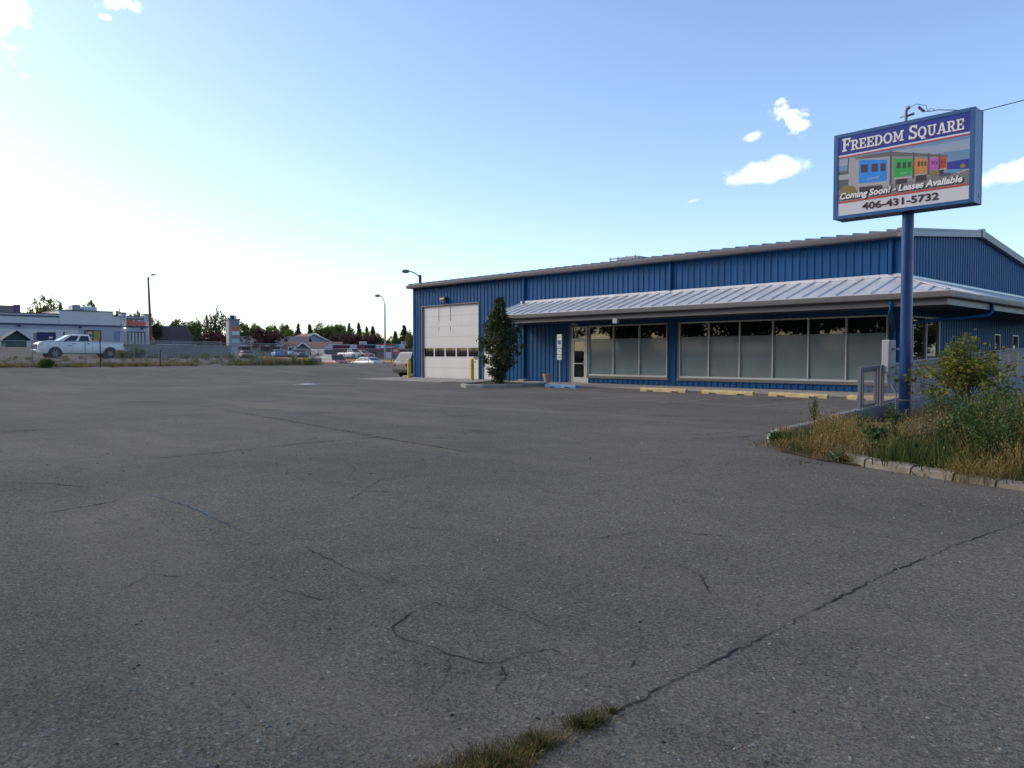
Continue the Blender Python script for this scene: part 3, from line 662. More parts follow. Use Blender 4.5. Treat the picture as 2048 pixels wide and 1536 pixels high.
M_KERB = mat('kerb_old', (.215, .195, .165), .92, var=.38, vscale=4, bump=.5, bscale=40, spec=.15)
kt = bpy.data.objects.new('verge_kerb', None); COL.objects.link(kt); kt.location = P0; kt.rotation_euler = (0, 0, TH); structure(kt)
for i in range(len(kp)-1):
    a = Vector(kp[i]); b = Vector(kp[i+1]); d = (b-a).normalized(); nn_ = Vector((-d.y, d.x)); a = a+d*.012; b = b-d*.012; hh = .115-.012*i
    mb = MB(); sec = [(0, -.03), (.012, hh*.75), (.04, hh), (.15, hh+.006), (.16, -.03)]; vs = []
    m_ = 6
    for j in range(m_+1):
        p = a.lerp(b, j/m_)
        for (o_, z_) in sec: q = p+nn_*(o_+random.uniform(-.006, .006)); vs.append((q.x, q.y, z_+(random.uniform(-.012, .006) if z_ > 0 else 0)))
    mb.add(vs, [(j*5+k, j*5+(k+1) % 5, j*5+5+(k+1) % 5, j*5+5+k) for j in range(m_) for k in range(5)]+[tuple(range(5)), tuple(range(m_*5+4, m_*5-1, -1))])
    mb.build('kerb_stone', M_KERB, kt)

# ================================================================= pylon sign of the blue building
SX0, SX1, SZ0, SZ1, SY = 3.33, 6.04, 4.34, 6.13, -12.80; SDEP = .46
sg = thing('pole_sign', 'large blue boxed roadside sign reading Freedom Square on a round blue pole', 'sign', 4.78, SY+.23, .06)
ox, oy, oz = 4.78, SY+.23, .06
def sl(x, y, z): return (x-ox, y-oy, z-oz)
MB().lathe([(.112, -.1), (.112, SZ0-oz+.05)], n=28).build('pole', M_BLUEP, sg, smooth=True)
MB().lathe([(.17, -.06), (.17, .03), (.15, .05)], n=24).build('pole_footing', M_CONC, sg)
a = sl(SX0, SY, SZ0); b = sl(SX1, SY+SDEP, SZ1)
MB().box(a[0], b[0], a[1]+.03, b[1]-.03, a[2], b[2]).build('cabinet', M_BLUEF, sg)
FRW = .085
for side in (0, 1):
    y0, y1 = ((a[1], a[1]+.028) if side == 0 else (b[1]-.028, b[1]))
    f = MB(); f.box(a[0]-.006, a[0]+FRW, y0, y1, a[2]-.006, b[2]+.006); f.box(b[0]-FRW, b[0]+.006, y0, y1, a[2]-.006, b[2]+.006)
    f.box(a[0]+FRW+.0005, b[0]-FRW-.0005, y0, y1, a[2]-.006, a[2]+FRW-.02); f.box(a[0]+FRW+.0005, b[0]-FRW-.0005, y0, y1, b[2]-FRW+.02, b[2]+.006)
    f.build('face_frame', M_BLUEF, sg)
MB().prism([(a[0]+.75*(b[0]-a[0])+0, 0)]*0+[(b[0]-.02, a[1]+.28), (b[0]+.006, a[1]+.28), (b[0]+.006, a[1]+.33), (b[0]-.02, a[1]+.33)], a[2]+.12, a[2]+.2, 'z').build('maker_plate', M_STEEL, sg)
ix0, ix1 = a[0]+FRW+.001, b[0]-FRW-.001; iz0, iz1 = a[2]+FRW-.019, b[2]-FRW+.019; FY = a[1]+.014
IW, IH = ix1-ix0, iz1-iz0
face = MB().box(ix0, ix1, FY+.001, FY+.016, iz0, iz1).build('printed_face', mat('print_white', (.62, .62, .66), .35), sg)
LAY = [0]
def pmat(n, c): return mat('print_'+n, c, .38, var=.04, vscale=6)
def ppoly(uv, m, name='print'):
    LAY[0] += 1; y = FY-.00008*LAY[0]
    mb = MB(); mb.add([(ix0+u*IW, y, iz0+v*IH) for u, v in uv], [tuple(range(len(uv)))]); me = mb
    return mb.build(name, m, face, fix=False)
def SP(x, y):
    s = (x-85)/1655; u = s/((1-s)/1.157+s); tp = 460-(x-85)*355/1655; bt = 1400-(x-85)*230/1655
    return (min(max(u, 0), 1), (bt-y)/(bt-tp))
def pp(pts, m): return ppoly([SP(*p) for p in pts], m)
ppoly([(0, .18), (1, .18), (1, .735), (0, .735)], pmat('sky', (.15, .27, .42)))
pp([(85, 720), (560, 640), (1000, 560), (1740, 470), (1740, 560), (1200, 640), (500, 720), (85, 800)], pmat('cloud', (.30, .36, .46)))
pp([(1100, 560), (1735, 430), (1735, 480), (1350, 560)], pmat('cloud_b', (.27, .36, .48)))
pp([(85, 860), (215, 850), (215, 1090), (85, 1100)], pmat('shade', (.10, .11, .12)))
pp([(85, 905), (215, 890), (215, 950), (85, 965)], pmat('pale', (.38, .40, .42)))
pp([(85, 1090), (600, 1040), (1300, 880), (1740, 800), (1740, 985), (85, 1225)], pmat('pavement', (.20, .19, .19)))
pp([(1440, 730), (1735, 675), (1735, 800), (1440, 815)], pmat('far_blue', (.03, .04, .28)))
pp([(215, 690), (720, 625), (720, 1035), (330, 1090), (215, 1030)], pmat('wall', (.36, .35, .36)))
pp([(720, 640), (1450, 650), (1450, 840), (1040, 960), (720, 1010)], pmat('wall_b', (.26, .25, .26)))
pp([(280, 690), (720, 610), (1460, 640), (1460, 662), (720, 665), (300, 712)], pmat('roof', (.13, .12, .12)))
for pts, nm, c in (([(340, 715), (690, 710), (690, 965), (340, 1000)], 'azure', (.02, .24, .72)), ([(775, 695), (1005, 690), (1000, 890), (775, 925)], 'green', (.02, .36, .06)),
                   ([(1035, 690), (1195, 690), (1195, 860), (1035, 880)], 'orange', (.55, .22, .05)), ([(1220, 680), (1335, 675), (1335, 810), (1220, 830)], 'magenta', (.48, .10, .45)), ([(1350, 665), (1440, 660), (1440, 795), (1350, 805)], 'red', (.50, .06, .04))):
    pp(pts, pmat(nm, c))
DK = pmat('dark', (.05, .04, .045))
for r in ((365, 770, 450, 868), (495, 762, 575, 858), (605, 755, 672, 848), (812, 740, 857, 815), (885, 738, 925, 810), (950, 735, 988, 803), (1075, 728, 1100, 785), (1118, 726, 1143, 782), (1160, 724, 1185, 780)):
    pp([(r[0], r[1]), (r[2], r[1]-6), (r[2], r[3]-4), (r[0], r[3])], DK)
for r in ((1252, 715, 1268, 762), (1282, 713, 1298, 760), (1312, 711, 1328, 758)): pp([(r[0], r[1]), (r[2], r[1]), (r[2], r[3]), (r[0], r[3])], pmat('plum', (.16, .04, .16)))
for r in ((1372, 705, 1392, 745), (1405, 703, 1425, 742)): pp([(r[0], r[1]), (r[2], r[1]), (r[2], r[3]), (r[0], r[3])], pmat('maroon', (.22, .03, .02)))
for xx, y0, y1 in ((725, 600, 1010), (1008, 612, 930), (1200, 622, 880), (1338, 630, 860)): pp([(xx, y0), (xx+24, y0), (xx+24, y1), (xx, y1+8)], pmat('post', (.11, .09, .09)))
pp([(205, 690), (222, 688), (205, 870), (195, 870)], pmat('post', (.11, .09, .09)))
for pts in ([(350, 1045), (632, 1015), (632, 1090), (350, 1120)], [(800, 950), (948, 930), (948, 985), (800, 1010)], [(1055, 900), (1190, 880), (1190, 950), (1055, 985)], [(1355, 825), (1405, 818), (1405, 870), (1355, 880)]): pp(pts, DK)
for pts in ([(340, 1025), (680, 975), (680, 990), (340, 1042)], [(780, 930), (1000, 905), (1000, 918), (780, 945)], [(1040, 888), (1195, 862), (1195, 874), (1040, 900)], [(1350, 812), (1440, 800), (1440, 812), (1350, 824)]): pp(pts, pmat('lintel', (.45, .44, .45)))
OL = pmat('olive', (.22, .18, .05))
def blob(cx, cy, rx, ry, m): pp([(cx+rx*math.cos(k/12*2*PI)*random.uniform(.85, 1.1), cy+ry*math.sin(k/12*2*PI)*random.uniform(.85, 1.1)) for k in range(12)], m)
blob(215, 1080, 105, 60, OL); blob(1275, 865, 50, 40, OL); blob(1655, 770, 40, 28, OL); blob(150, 1160, 60, 30, pmat('brown', (.16, .10, .05)))
pp([(1455, 825), (1610, 808), (1612, 835), (1560, 850), (1450, 862)], pmat('van', (.10, .30, .48))); pp([(1340, 880), (1490, 850), (1495, 880), (1360, 905)], pmat('car', (.07, .08, .14)))
pp([(1560, 850), (1735, 800), (1735, 815), (1590, 860)], pmat('pale', (.38, .40, .42)))
# bands
ppoly([(0, .772), (1, .772), (1, 1), (0, 1)], mat('print_royal', (.018, .035, .27), .35))
ppoly([(0, .752), (1, .752), (1, .7715), (0, .7715)], pmat('band_white', (.66, .66, .70)))
ppoly([(0, .735), (1, .735), (1, .7515), (0, .7515)], pmat('band_red', (.48, .07, .06)))
ppoly([(0, .160), (1, .160), (1, .181), (0, .181)], pmat('band_red', (.48, .07, .06)))
# slab-serif lettering, drawn stroke by stroke
def arc(cx, cy, rx, ry, a0, a1, t, n=14):
    o = [(cx+rx*math.cos(rad(a0+(a1-a0)*i/n)), cy+ry*math.sin(rad(a0+(a1-a0)*i/n))) for i in range(n+1)]
    q = [(cx+(rx-t)*math.cos(rad(a0+(a1-a0)*i/n)), cy+(ry-t*.75)*math.sin(rad(a0+(a1-a0)*i/n))) for i in range(n+1)]
    return [[o[i], o[i+1], q[i+1], q[i]] for i in range(n)]
def R_(x0, y0, x1, y1): return [[(x0, y0), (x1, y0), (x1, y1), (x0, y1)]]
T = .2; SF = .13
GLY = {
 'F': (.74, R_(.1, SF, .3, 1-SF)+R_(0, 0, .42, SF)+R_(0, 1-SF, .72, 1)+R_(.58, .66, .72, 1-SF)+R_(.3, .45, .5, .57)+R_(.5, .36, .58, .66)),
 'E': (.78, R_(.1, SF, .3, 1-SF)+R_(0, 0, .76, SF)+R_(.62, SF, .76, .34)+R_(0, 1-SF, .74, 1)+R_(.6, .68, .74, 1-SF)+R_(.3, .45, .5, .57)+R_(.5, .38, .58, .64)),
 'R': (.86, R_(.1, SF, .3, 1-SF)+R_(0, 0, .42, SF)+R_(0, 1-SF, .46, 1)+R_(.3, .42, .46, .53)+arc(.46, .71, .3, .29, -90, 90, T)+[[(.4, .42), (.58, .46), (.76, SF), (.56, SF)]]+R_(.54, 0, .9, SF)),
 'D': (.90, R_(.1, SF, .3, 1-SF)+R_(0, 0, .42, SF)+R_(0, 1-SF, .42, 1)+arc(.42, .5, .44, .5, -90, 90, T)),
 'O': (.94, arc(.46, .5, .46, .52, 0, 360, T, 26)),
 'M': (1.12, R_(.12, SF, .28, 1-SF)+R_(0, 0, .4, SF)+R_(0, 1-SF, .3, 1)+R_(.82, SF, 1.0, 1-SF)+R_(.7, 0, 1.12, SF)+R_(.82, 1-SF, 1.12, 1)+[[(.3, 1), (.28, .7), (.52, .12), (.6, .3)], [(.82, 1), (.82, .7), (.60, .12), (.52, .3)]]),
 'S': (.70, arc(.35, .74, .32, .27, 20, 270, .19)+arc(.35, .27, .34, .28, -160, 90, .19)+R_(.56, .7, .68, 1.0)+R_(0, 0, .12, .32)),
 'Q': (.96, arc(.46, .5, .46, .52, 0, 360, T, 26)+R_(.34, -.14, .82, -.02)),
 'U': (.92, R_(.12, .36, .3, 1-SF)+R_(0, 1-SF, .42, 1)+R_(.64, .36, .8, 1-SF)+R_(.52, 1-SF, .92, 1)+arc(.46, .36, .34, .37, 180, 360, .18)),
 'A': (.98, [[(.14, SF), (.30, SF), (.56, 1), (.40, 1)], [(.66, SF), (.86, SF), (.62, 1), (.42, 1)]]+R_(.3, .28, .66, .40)+R_(0, 0, .36, SF)+R_(.58, 0, 1.0, SF)),
}
def slab(word, u0, u1, v0, cap, small):
    asp = IW/IH; tw = 0; gl_ = []
    for i, ch in enumerate(word):
        s = cap if i == 0 else small; gl_.append((ch, tw, s)); tw += GLY[ch][0]*s+.035*cap
    k = (u1-u0)/tw
    for nm, dx, dy, m in (('letter_shadow', .004, -.010, pmat('shadow', (.10, .02, .03))), ('letter', 0, 0, pmat('letter_white', (.74, .74, .72)))):
        LAY[0] += 6; y = FY-.00008*LAY[0]-.0004
        for ch, off, s in gl_:
            mb = MB()
            for j, q in enumerate(GLY[ch][1]):
                yy = y-(j % 6)*.00006
                mb.add([(ix0+(u0+(off+p[0]*s)*k+dx)*IW, yy, iz0+(v0+p[1]*s+dy)*IH) for p in q], [(0, 1, 2, 3)])
            mb.build(nm, m, face, fix=False)
slab('FREEDOM', .032, .528, .815, .165, .128); slab('SQUARE', .562, .962, .808, .165, .128)
def text(body, size, bold=0.0, shear=0.0, align='LEFT'):
    c = bpy.data.curves.new('txt', 'FONT'); c.body = body; c.size = size; c.offset = bold; c.shear = shear; c.align_x = align; c.resolution_u = 3
    o = bpy.data.objects.new('txt', c); COL.objects.link(o); dg = bpy.context.evaluated_depsgraph_get()
    me = bpy.data.meshes.new_from_object(o.evaluated_get(dg)); bpy.data.objects.remove(o); bpy.data.curves.remove(c)
    v = np.array([p.co[:] for p in me.vertices]); return me, v
def stand_text(body, x0, x1, z, y, m, name, parent, bold=.02, shear=0.0, hgt=None, dz=0.0, size=.2, face_y=True):
    me, v = text(body, size, bold*size, shear); mn, mx = v.min(0), v.max(0); sx = (x1-x0)/(mx[0]-mn[0]); szz = sx if hgt is None else hgt/(mx[1]-mn[1])
    base = 0 if hgt is None else mn[1]
    for p in me.vertices:
        X = x0+(p.co.x-mn[0])*sx; Z = z+(p.co.y-base)*szz; p.co = (X, y, Z) if face_y else (-y, X, Z)
    me.materials.clear(); me.materials.append(m); return link(name, me, m, parent)
y = FY-.00008*LAY[0]-.001
stand_text('Coming Soon! - Leases Available', ix0+.024*IW, ix0+.962*IW, iz0+.204*IH, y-.0006, pmat('text_shadow', (.02, .015, .02)), 'lettering_shadow', face, .075, .22, None)
stand_text('Coming Soon! - Leases Available', ix0+.02*IW, ix0+.955*IW, iz0+.210*IH, y-.0010, pmat('text_white', (.74, .74, .74)), 'lettering', face, .036, .22, None)
stand_text('406-431-5732', ix0+.205*IW, ix0+.79*IW, iz0+.038*IH, y, pmat('digits', (.05, .015, .03)), 'lettering', face, .025, 0, .092*IH)
u_, v_ = SP(445, 955); u2, _ = SP(600, 930); stand_text('SIGNAGE', ix0+u_*IW, ix0+u2*IW, iz0+(v_-.005)*IH, y, pmat('text_pale', (.40, .52, .70)), 'lettering', face, .02, .15)
for (xa, ya, xb) in ((862, 880, 945), (1105, 833, 1155)):
    u_, v_ = SP(xa, ya); u2, _ = SP(xb, ya); stand_text('SIGNAGE', ix0+u_*IW, ix0+u2*IW, iz0+v_*IH, y, pmat('text_pale', (.40, .52, .70)), 'lettering', face, .02, .1)
# service mast on top, meter box and conduit
mx_, mz_ = FW(1812, 240, SY+.35); mast = sl(mx_, SY+.35, 0)
MB().tube([(mast[0], mast[1], b[2]-.02), (mast[0], mast[1], b[2]+.30), (mast[0]+.02, mast[1], b[2]+.36), (mast[0]+.07, mast[1], b[2]+.37)], [.03, .03, .045, .035], 10).build('service_mast', M_STEEL, sg, smooth=True)
ins = MB(); ins.bar((mast[0]-.12, mast[1], b[2]+.2), (mast[0]+.02, mast[1], b[2]+.2), .02, .02); ins.build('bracket', M_STEEL, sg)
MB().tube([(mast[0]+.03, mast[1], b[2]+.2), (mast[0]+.16, mast[1], b[2]+.22)], .025, 8).build('insulator', mat('insulator', (.10, .05, .05), .3), sg)
MB().tube([(mast[0]+.34, mast[1], b[2]+.22), (mast[0]+.24, mast[1], b[2]+.33)], .028, 8).build('insulator', MATS['insulator'], sg)
wl2 = MB()
wl2.tube([(mast[0]+.07, mast[1], b[2]+.36), (mast[0]+.2, mast[1], b[2]+.40), (mast[0]+.38, mast[1], b[2]+.33), (mast[0]+.42, mast[1], b[2]+.2)], .006, 5)
wl2.tube([(mast[0]+.3, mast[1], b[2]+.23), (mast[0]+.48, mast[1], b[2]+.19), (mast[0]+.62, mast[1], b[2]+.19)], .008, 5)
wl2.tube([(mast[0]+.42, mast[1], b[2]+.2), (mast[0]+.47, mast[1], b[2]+.26), (mast[0]+.55, mast[1], b[2]+.2)], .005, 5); wl2.build('service_wires', M_BLACK, sg)
wx, wz = FW(1966, 219, SY+.4); wx2, wz2 = FW(2060, 190, SY+1.4)
pts = [W(mx_+.6, SY+.35, b[2]+oz+.19)]
for i in range(13):
    k = i/12; pts.append(W(wx+(wx2-wx)*k*9, SY+.4+k*9, wz-.02+(wz2-wz)*9*k-.5*k*(1-k)))
cab = MB().tube(pts, .009, 5).build('overhead_cable', M_BLACK); tag(cab, 'thin black overhead cable running off from the top of the blue sign', 'cable')
mbx0, _ = FW(1770, 700, SY+.3); mbx1, _ = FW(1787, 700, SY+.3); zt_ = FW(1780, 680, SY+.3)[1]; zb_ = FW(1780, 746, SY+.3)[1]
cx_ = (mbx0+mbx1)/2
q0 = sl(mbx0, SY+.1, zb_); q1 = sl(mbx1, SY+.43, zt_)
mt = MB().bev(q0[0]+.01, q1[0]-.0, q0[1], q1[1], q0[2], q1[2], .012).build('meter_box', M_BOX, sg)
MB().box(q0[0]+.03, q1[0]-.02, q0[1]-.012, q0[1]-.001, q0[2]+.03, q1[2]-.04).build('cover', M_BOX, mt)
MB().bar((q1[0]-.02, 0, q0[2]+.5), (-.10, 0, q0[2]+.5), .06, .04).build('bracket', M_STEEL, mt); MB().bar((q1[0]-.02, 0, q0[2]+.12), (-.10, 0, q0[2]+.12), .06, .04).build('bracket', M_STEEL, mt)
MB().tube([(q1[0]-.07, -.05, q0[2]+.01), (q1[0]-.055, -.06, q0[2]-.1), (-.145, -.08, q0[2]-.42), (-.145, -.08, -.05)], .017, 8).build('conduit', M_BOX, sg, smooth=True)
MB().lathe([(.118, .42), (.118, .45)], n=20).build('strap', M_STEEL, sg)

# ================================================================= vegetation
M_DRY = mat('dry_grass', (.3, .2, .08), .8, island=[(.13, .09, .035), (.27, .18, .06), (.36, .25, .09), (.20, .16, .055), (.44, .33, .15)], trans=.25, spec=.2)
M_GRN = mat('green_grass', (.06, .10, .02), .7, island=[(.035, .065, .015), (.06, .10, .02), (.10, .13, .03), (.15, .14, .04)], trans=.3, spec=.25)
M_WEED = mat('weed_leaf', (.05, .10, .02), .6, island=[(.03, .07, .016), (.05, .105, .02), (.08, .13, .03)], trans=.3, spec=.3)
M_GREY = mat('grey_weed', (.14, .17, .12), .75, island=[(.09, .12, .075), (.15, .18, .12), (.12, .14, .09)], trans=.25, spec=.2)
def blades(mb_v, mb_f, x, y, z, n, rad_, h, wd, lean=.35, seed=0.0, seedsz=.02):
    for i in range(n):
        a = random.uniform(0, 2*PI); r = rad_*min(1.9, abs(random.gauss(0, .62))); bx, by = x+r*math.cos(a), y+r*math.sin(a)
        hh = h*random.uniform(.45, 1.12); la = random.gauss(a, .9); ln = hh*lean*random.uniform(.2, 1.3); dx, dy = math.cos(la)*ln, math.sin(la)*ln
        px, py = -math.sin(la+random.uniform(-1, 1))*wd, math.cos(la+random.uniform(-1, 1))*wd; o = len(mb_v)
        mb_v += [(bx-px, by-py, z), (bx+px, by+py, z), (bx+dx*.35-px*.8, by+dy*.35-py*.8, z+hh*.55), (bx+dx*.35+px*.8, by+dy*.35+py*.8, z+hh*.55), (bx+dx, by+dy, z+hh)]
        mb_f += [(o, o+1, o+3, o+2), (o+2, o+3, o+4)]
        if random.random() < seed:
            for k in range(5):
                f = 1-k*.075; o = len(mb_v); ang = random.uniform(0, PI*2); s = seedsz*random.uniform(.5, 1.2)
                cx, cy, cz = bx+dx*(.35+.65*(f*2-1 if f > .5 else 0)), by+dy*f, z+hh*f
                ex, ey = math.cos(ang)*s, math.sin(ang)*s
                mb_v += [(cx, cy, cz-s*.6), (cx+ex, cy+ey, cz+s*.4), (cx+ex*.4, cy+ey*.4, cz+s*1.4), (cx-ex*.4, cy-ey*.4, cz+s*.5)]; mb_f.append((o, o+1, o+2, o+3))
def inpoly(x, y, poly):
    c = False; j = len(poly)-1
    for i in range(len(poly)):
        if (poly[i][1] > y) != (poly[j][1] > y) and x < (poly[j][0]-poly[i][0])*(y-poly[i][1])/(poly[j][1]-poly[i][1])+poly[i][0]: c = not c
        j = i
    return c
def raw(name, v, f, m, parent=None, **k):
    me = bpy.data.meshes.new(name); me.from_pydata(v, [], f); me.update(); return link(name, me, m, parent, False, k.get('loc'), k.get('rotz', 0))
wh = lambda x, y: (.21+.50*float(sm(6.0, 8.0, x)))*(.75+.35*float(sm(-19.3, -17.8, y)))+.12*math.sin(x*2.1+y*1.3)
dv, df_, gv, gf, yv, yf = [], [], [], [], [], []
cnt = 0
while cnt < 1500:
    x = random.uniform(4.55, 12.5); y = random.uniform(-20.1, -7.0)
    if y > -12 and random.random() < .5: continue
    if not inpoly(x, y, bed) or (x < 5.4 and y < -18.0 and random.random() < .6): continue
    cnt += 1; z = .05; hgt = max(.14, wh(x, y)*random.choice((random.uniform(.45, .8), random.uniform(.8, 1.35)))); patch = math.sin(x*1.7+.6)+math.sin(y*1.5+x*.8)+random.gauss(0, .5)
    if patch > .35: blades(gv, gf, x, y, z, 34, .20, hgt*.8, .0055, .45)
    elif patch < -1.1 and x > 6.5: blades(yv, yf, x, y, z, 40, .2, hgt*1.05, .004, .4, .9, .012)
    else:
        blades(dv, df_, x, y, z, 40, .20, hgt, .0035, .5, .65, .014)
        if random.random() < .5: blades(gv, gf, x, y, z, 14, .2, hgt*.6, .005, .5)
for (px, py, n_, r_, h_) in ((1945, 965, 190, .22, .26), (1915, 958, 80, .2, .2), (2040, 962, 160, .25, .5), (1985, 968, 90, .2, .3), (1530, 893, 40, .25, .10), (1560, 900, 45, .22, .12), (1640, 915, 60, .3, .14), (1610, 905, 80, .25, .25)):
    q = GP(px, py); blades(dv, df_, q[0], q[1], .0, n_, r_, h_, .0035, .7, .5, .012)
for (px, py, n_, r_, h_) in ((1680, 925, 110, .16, .10), (1860, 952, 60, .2, .06), (1820, 946, 40, .2, .05), (1555, 888, 90, .14, .22), (1575, 893, 90, .16, .2), (1600, 925, 60, .35, .03), (1620, 902, 60, .3, .2)):
    q = GP(px, py); blades(gv, gf, q[0], q[1], .0, n_, r_, h_, .006, .8)
tag(raw('dry_grass', dv, df_, M_DRY, **BASE), 'tangled dry golden grass filling the verge around the sign pole', 'grass', kind='stuff')
tag(raw('green_grass', gv, gf, M_GRN, **BASE), 'green grass mixed among the dry stalks of the verge', 'grass', kind='stuff')
tag(raw('grey_weeds', yv, yf, M_GREY, **BASE), 'fine grey-green weeds behind the verge kerb', 'weeds', kind='stuff')
# grass growing out of the long crack in the foreground
dv, df_, gv, gf = [], [], [], []
for (px, py, n_, r_, h_, kind) in ((1190, 1440, 320, .05, .03, 'g'), (1165, 1452, 260, .05, .032, 'g'), (1110, 1482, 60, .05, .03, 'd'), (1080, 1487, 420, .055, .034, 'g'), (1050, 1500, 240, .06, .03, 'g'), (1040, 1513, 200, .06, .028, 'd'), (1020, 1525, 300, .07, .03, 'g'),
                                 (985, 1530, 320, .08, .035, 'g'), (1050, 1532, 160, .06, .03, 'd'), (945, 1528, 200, .07, .03, 'g'), (960, 1545, 300, .09, .03, 'd'), (920, 1550, 200, .08, .03, 'g'), (1225, 1424, 90, .03, .018, 'g'), (1135, 1462, 60, .05, .02, 'd'), (880, 1535, 60, .06, .02, 'd'), (840, 1535, 30, .06, .02, 'd')):
    q = GP(px, py); v, f = (gv, gf) if kind == 'g' else (dv, df_)
    blades(v, f, q[0], q[1], .0, int(n_*1.3), r_*1.3, h_*random.uniform(.7, 1.25), .0015, 1.0)
    if kind == 'g': blades(dv, df_, q[0], q[1], .0, int(n_*.5), r_*1.5, h_*.9, .0014, 1.2)
tag(raw('crack_grass', gv, gf, mat('crack_green', (.05, .07, .02), .8, island=[(.03, .045, .014), (.05, .07, .02), (.085, .085, .03), (.11, .10, .04)], trans=.2, spec=.15), **BASE), 'short green grass growing from the long crack in the asphalt', 'grass', kind='stuff')
tag(raw('crack_straw', dv, df_, M_DRY, **BASE), 'dry straw among the grass in the asphalt crack', 'grass', kind='stuff')
# loose stones on the lot
pv, pf = [], []
ico = [(0, 0, 1), (.9, 0, .2), (.28, .85, .25), (-.72, .5, .3), (-.7, -.55, .2), (.3, -.85, .3), (0, 0, -.3)]
icf = [(0, 1, 2), (0, 2, 3), (0, 3, 4), (0, 4, 5), (0, 5, 1), (6, 2, 1), (6, 3, 2), (6, 4, 3), (6, 5, 4), (6, 1, 5)]
def pebble(x, y, s):
    o = len(pv); a = random.uniform(0, 6.3); c_, s_ = math.cos(a), math.sin(a); kx = random.uniform(.7, 1.3); z0 = Hf(x, y)
    for (p, q, r) in ico: X, Y = p*kx, q/kx; pv.append((x+(X*c_-Y*s_)*s, y+(X*s_+Y*c_)*s, z0+max(0, r)*s*.75-.001)); 
    pf.extend([tuple(i+o for i in f) for f in icf])
for i in range(2600):
    py = 760+776*random.random()**1.6; px = random.uniform(-40, 2090); d = pray(px, py); k = -CAM_H/d.z
    if k > 30: continue
    q = LOC(CAMP+d*k)
    if q[0] > 4.4 and q[1] > -20.5: continue
    pebble(q[0], q[1], random.choice((.004, .005, .006, .008, .012)) if k < 9 else random.choice((.008, .012, .018)))
for i in range(500):
    px = random.uniform(1500, 2048); py = 905+(px-1500)*.15+abs(random.gauss(0, 28))+12; q = GP(px, py); pebble(q[0], q[1], random.choice((.006, .008, .011)))
for i in range(260):
    k = random.random(); q0_ = GP(1250, 1415); q1_ = GP(2012, 1056); pebble(q0_[0]+(q1_[0]-q0_[0])*k+random.gauss(0, .012), q0_[1]+(q1_[1]-q0_[1])*k, random.choice((.003, .005, .007)))
M_STONE = mat('loose_stone', (.2, .19, .18), .9, island=[(.035, .035, .035), (.12, .115, .11), (.20, .19, .175), (.34, .32, .29)], spec=.2)
tag(raw('loose_gravel', pv, pf, M_STONE, **BASE), 'scattered loose gravel over the asphalt', 'gravel', kind='stuff')

# ---- leaf clouds
def leaf_cloud(cent, per, spread, size, flat=.0, shape='diamond'):
    c = np.repeat(np.asarray(cent), per, 0); n = len(c); p = c+rng.normal(0, 1, (n, 3))*spread
    d = rng.normal(0, 1, (n, 3)); d[:, 2] *= (1-flat); d /= np.linalg.norm(d, axis=1)[:, None]
    e = np.cross(d, rng.normal(0, 1, (n, 3))); e /= np.linalg.norm(e, axis=1)[:, None]
    s = size*rng.uniform(.6, 1.25, (n, 1)); nn2 = np.cross(d, e)
    V = np.stack([p-d*s*.5, p+e*s*.32+nn2*s*.08, p+d*s*.5, p-e*s*.32+nn2*s*.08], 1).reshape(-1, 3)
    F = np.arange(4*n).reshape(-1, 4); return V, F
def leaf_mesh(name, V, F, m):
    me = bpy.data.meshes.new(name); me.from_pydata(V.tolist(), [], F.tolist()); me.update(); me.materials.append(m); return me
# planter tree
pt = thing('planter_tree', 'young dense dark green pyramidal tree in the kerbed planter by the overhead door', 'tree', -15.9, -5.05, .10)
M_LEAFA = mat('planter_leaf', (.03, .06, .012), .5, island=[(.018, .036, .010), (.035, .06, .014), (.055, .085, .02), (.09, .11, .03), (.03, .05, .012)], trans=.25, spec=.35)
tr = MB(); tr.tube([(0, 0, -.05), (.02, 0, .9), (-.02, .03, 2.0), (.05, 0, 3.3), (.08, 0, 3.75)], [.05, .042, .03, .015, .005], 8)
for k in range(3): tr.tube([(.05*k-.08, .06*k-.05, -.05), (.1*k-.15, .08*k-.1, .5), (.2*k-.25, .12*k-.1, 1.1)], [.022, .018, .01], 6)
cents = []; prof = lambda t: np.interp(t, [0, .05, .15, .3, .45, .6, .72, .80, .88, 1], [.15, .25, .62, .92, 1.02, .95, .74, .36, .17, .05])
for k in range(400):
    t_ = random.random()**.8; a_ = random.uniform(0, 2*PI); r_ = prof(t_)*(random.random()**.45)*random.uniform(.7, 1.12)*(1+.22*math.sin(a_*3+t_*9)); z_ = .18+3.72*t_
    cx0 = .06*t_
    cents.append((cx0+r_*math.cos(a_), r_*math.sin(a_), z_))
    if k < 90: tr.tube([(0, 0, max(.15, z_-.5)), (cx0+r_*.5*math.cos(a_), r_*.5*math.sin(a_), z_-.2), (cx0+r_*math.cos(a_), r_*math.sin(a_), z_)], [.014, .009, .003], 5)
tr.build('trunk', M_BARK, pt)
V, F = leaf_cloud(cents, 34, .085, .11); link('crown', leaf_mesh('crown', V, F, M_LEAFA), None, pt)
V, F = leaf_cloud([(random.gauss(0, .25), random.gauss(0, .2), .12) for _ in range(12)], 20, .06, .08); link('ground_shoots', leaf_mesh('ground_shoots', V, F, M_LEAFA), None, pt)
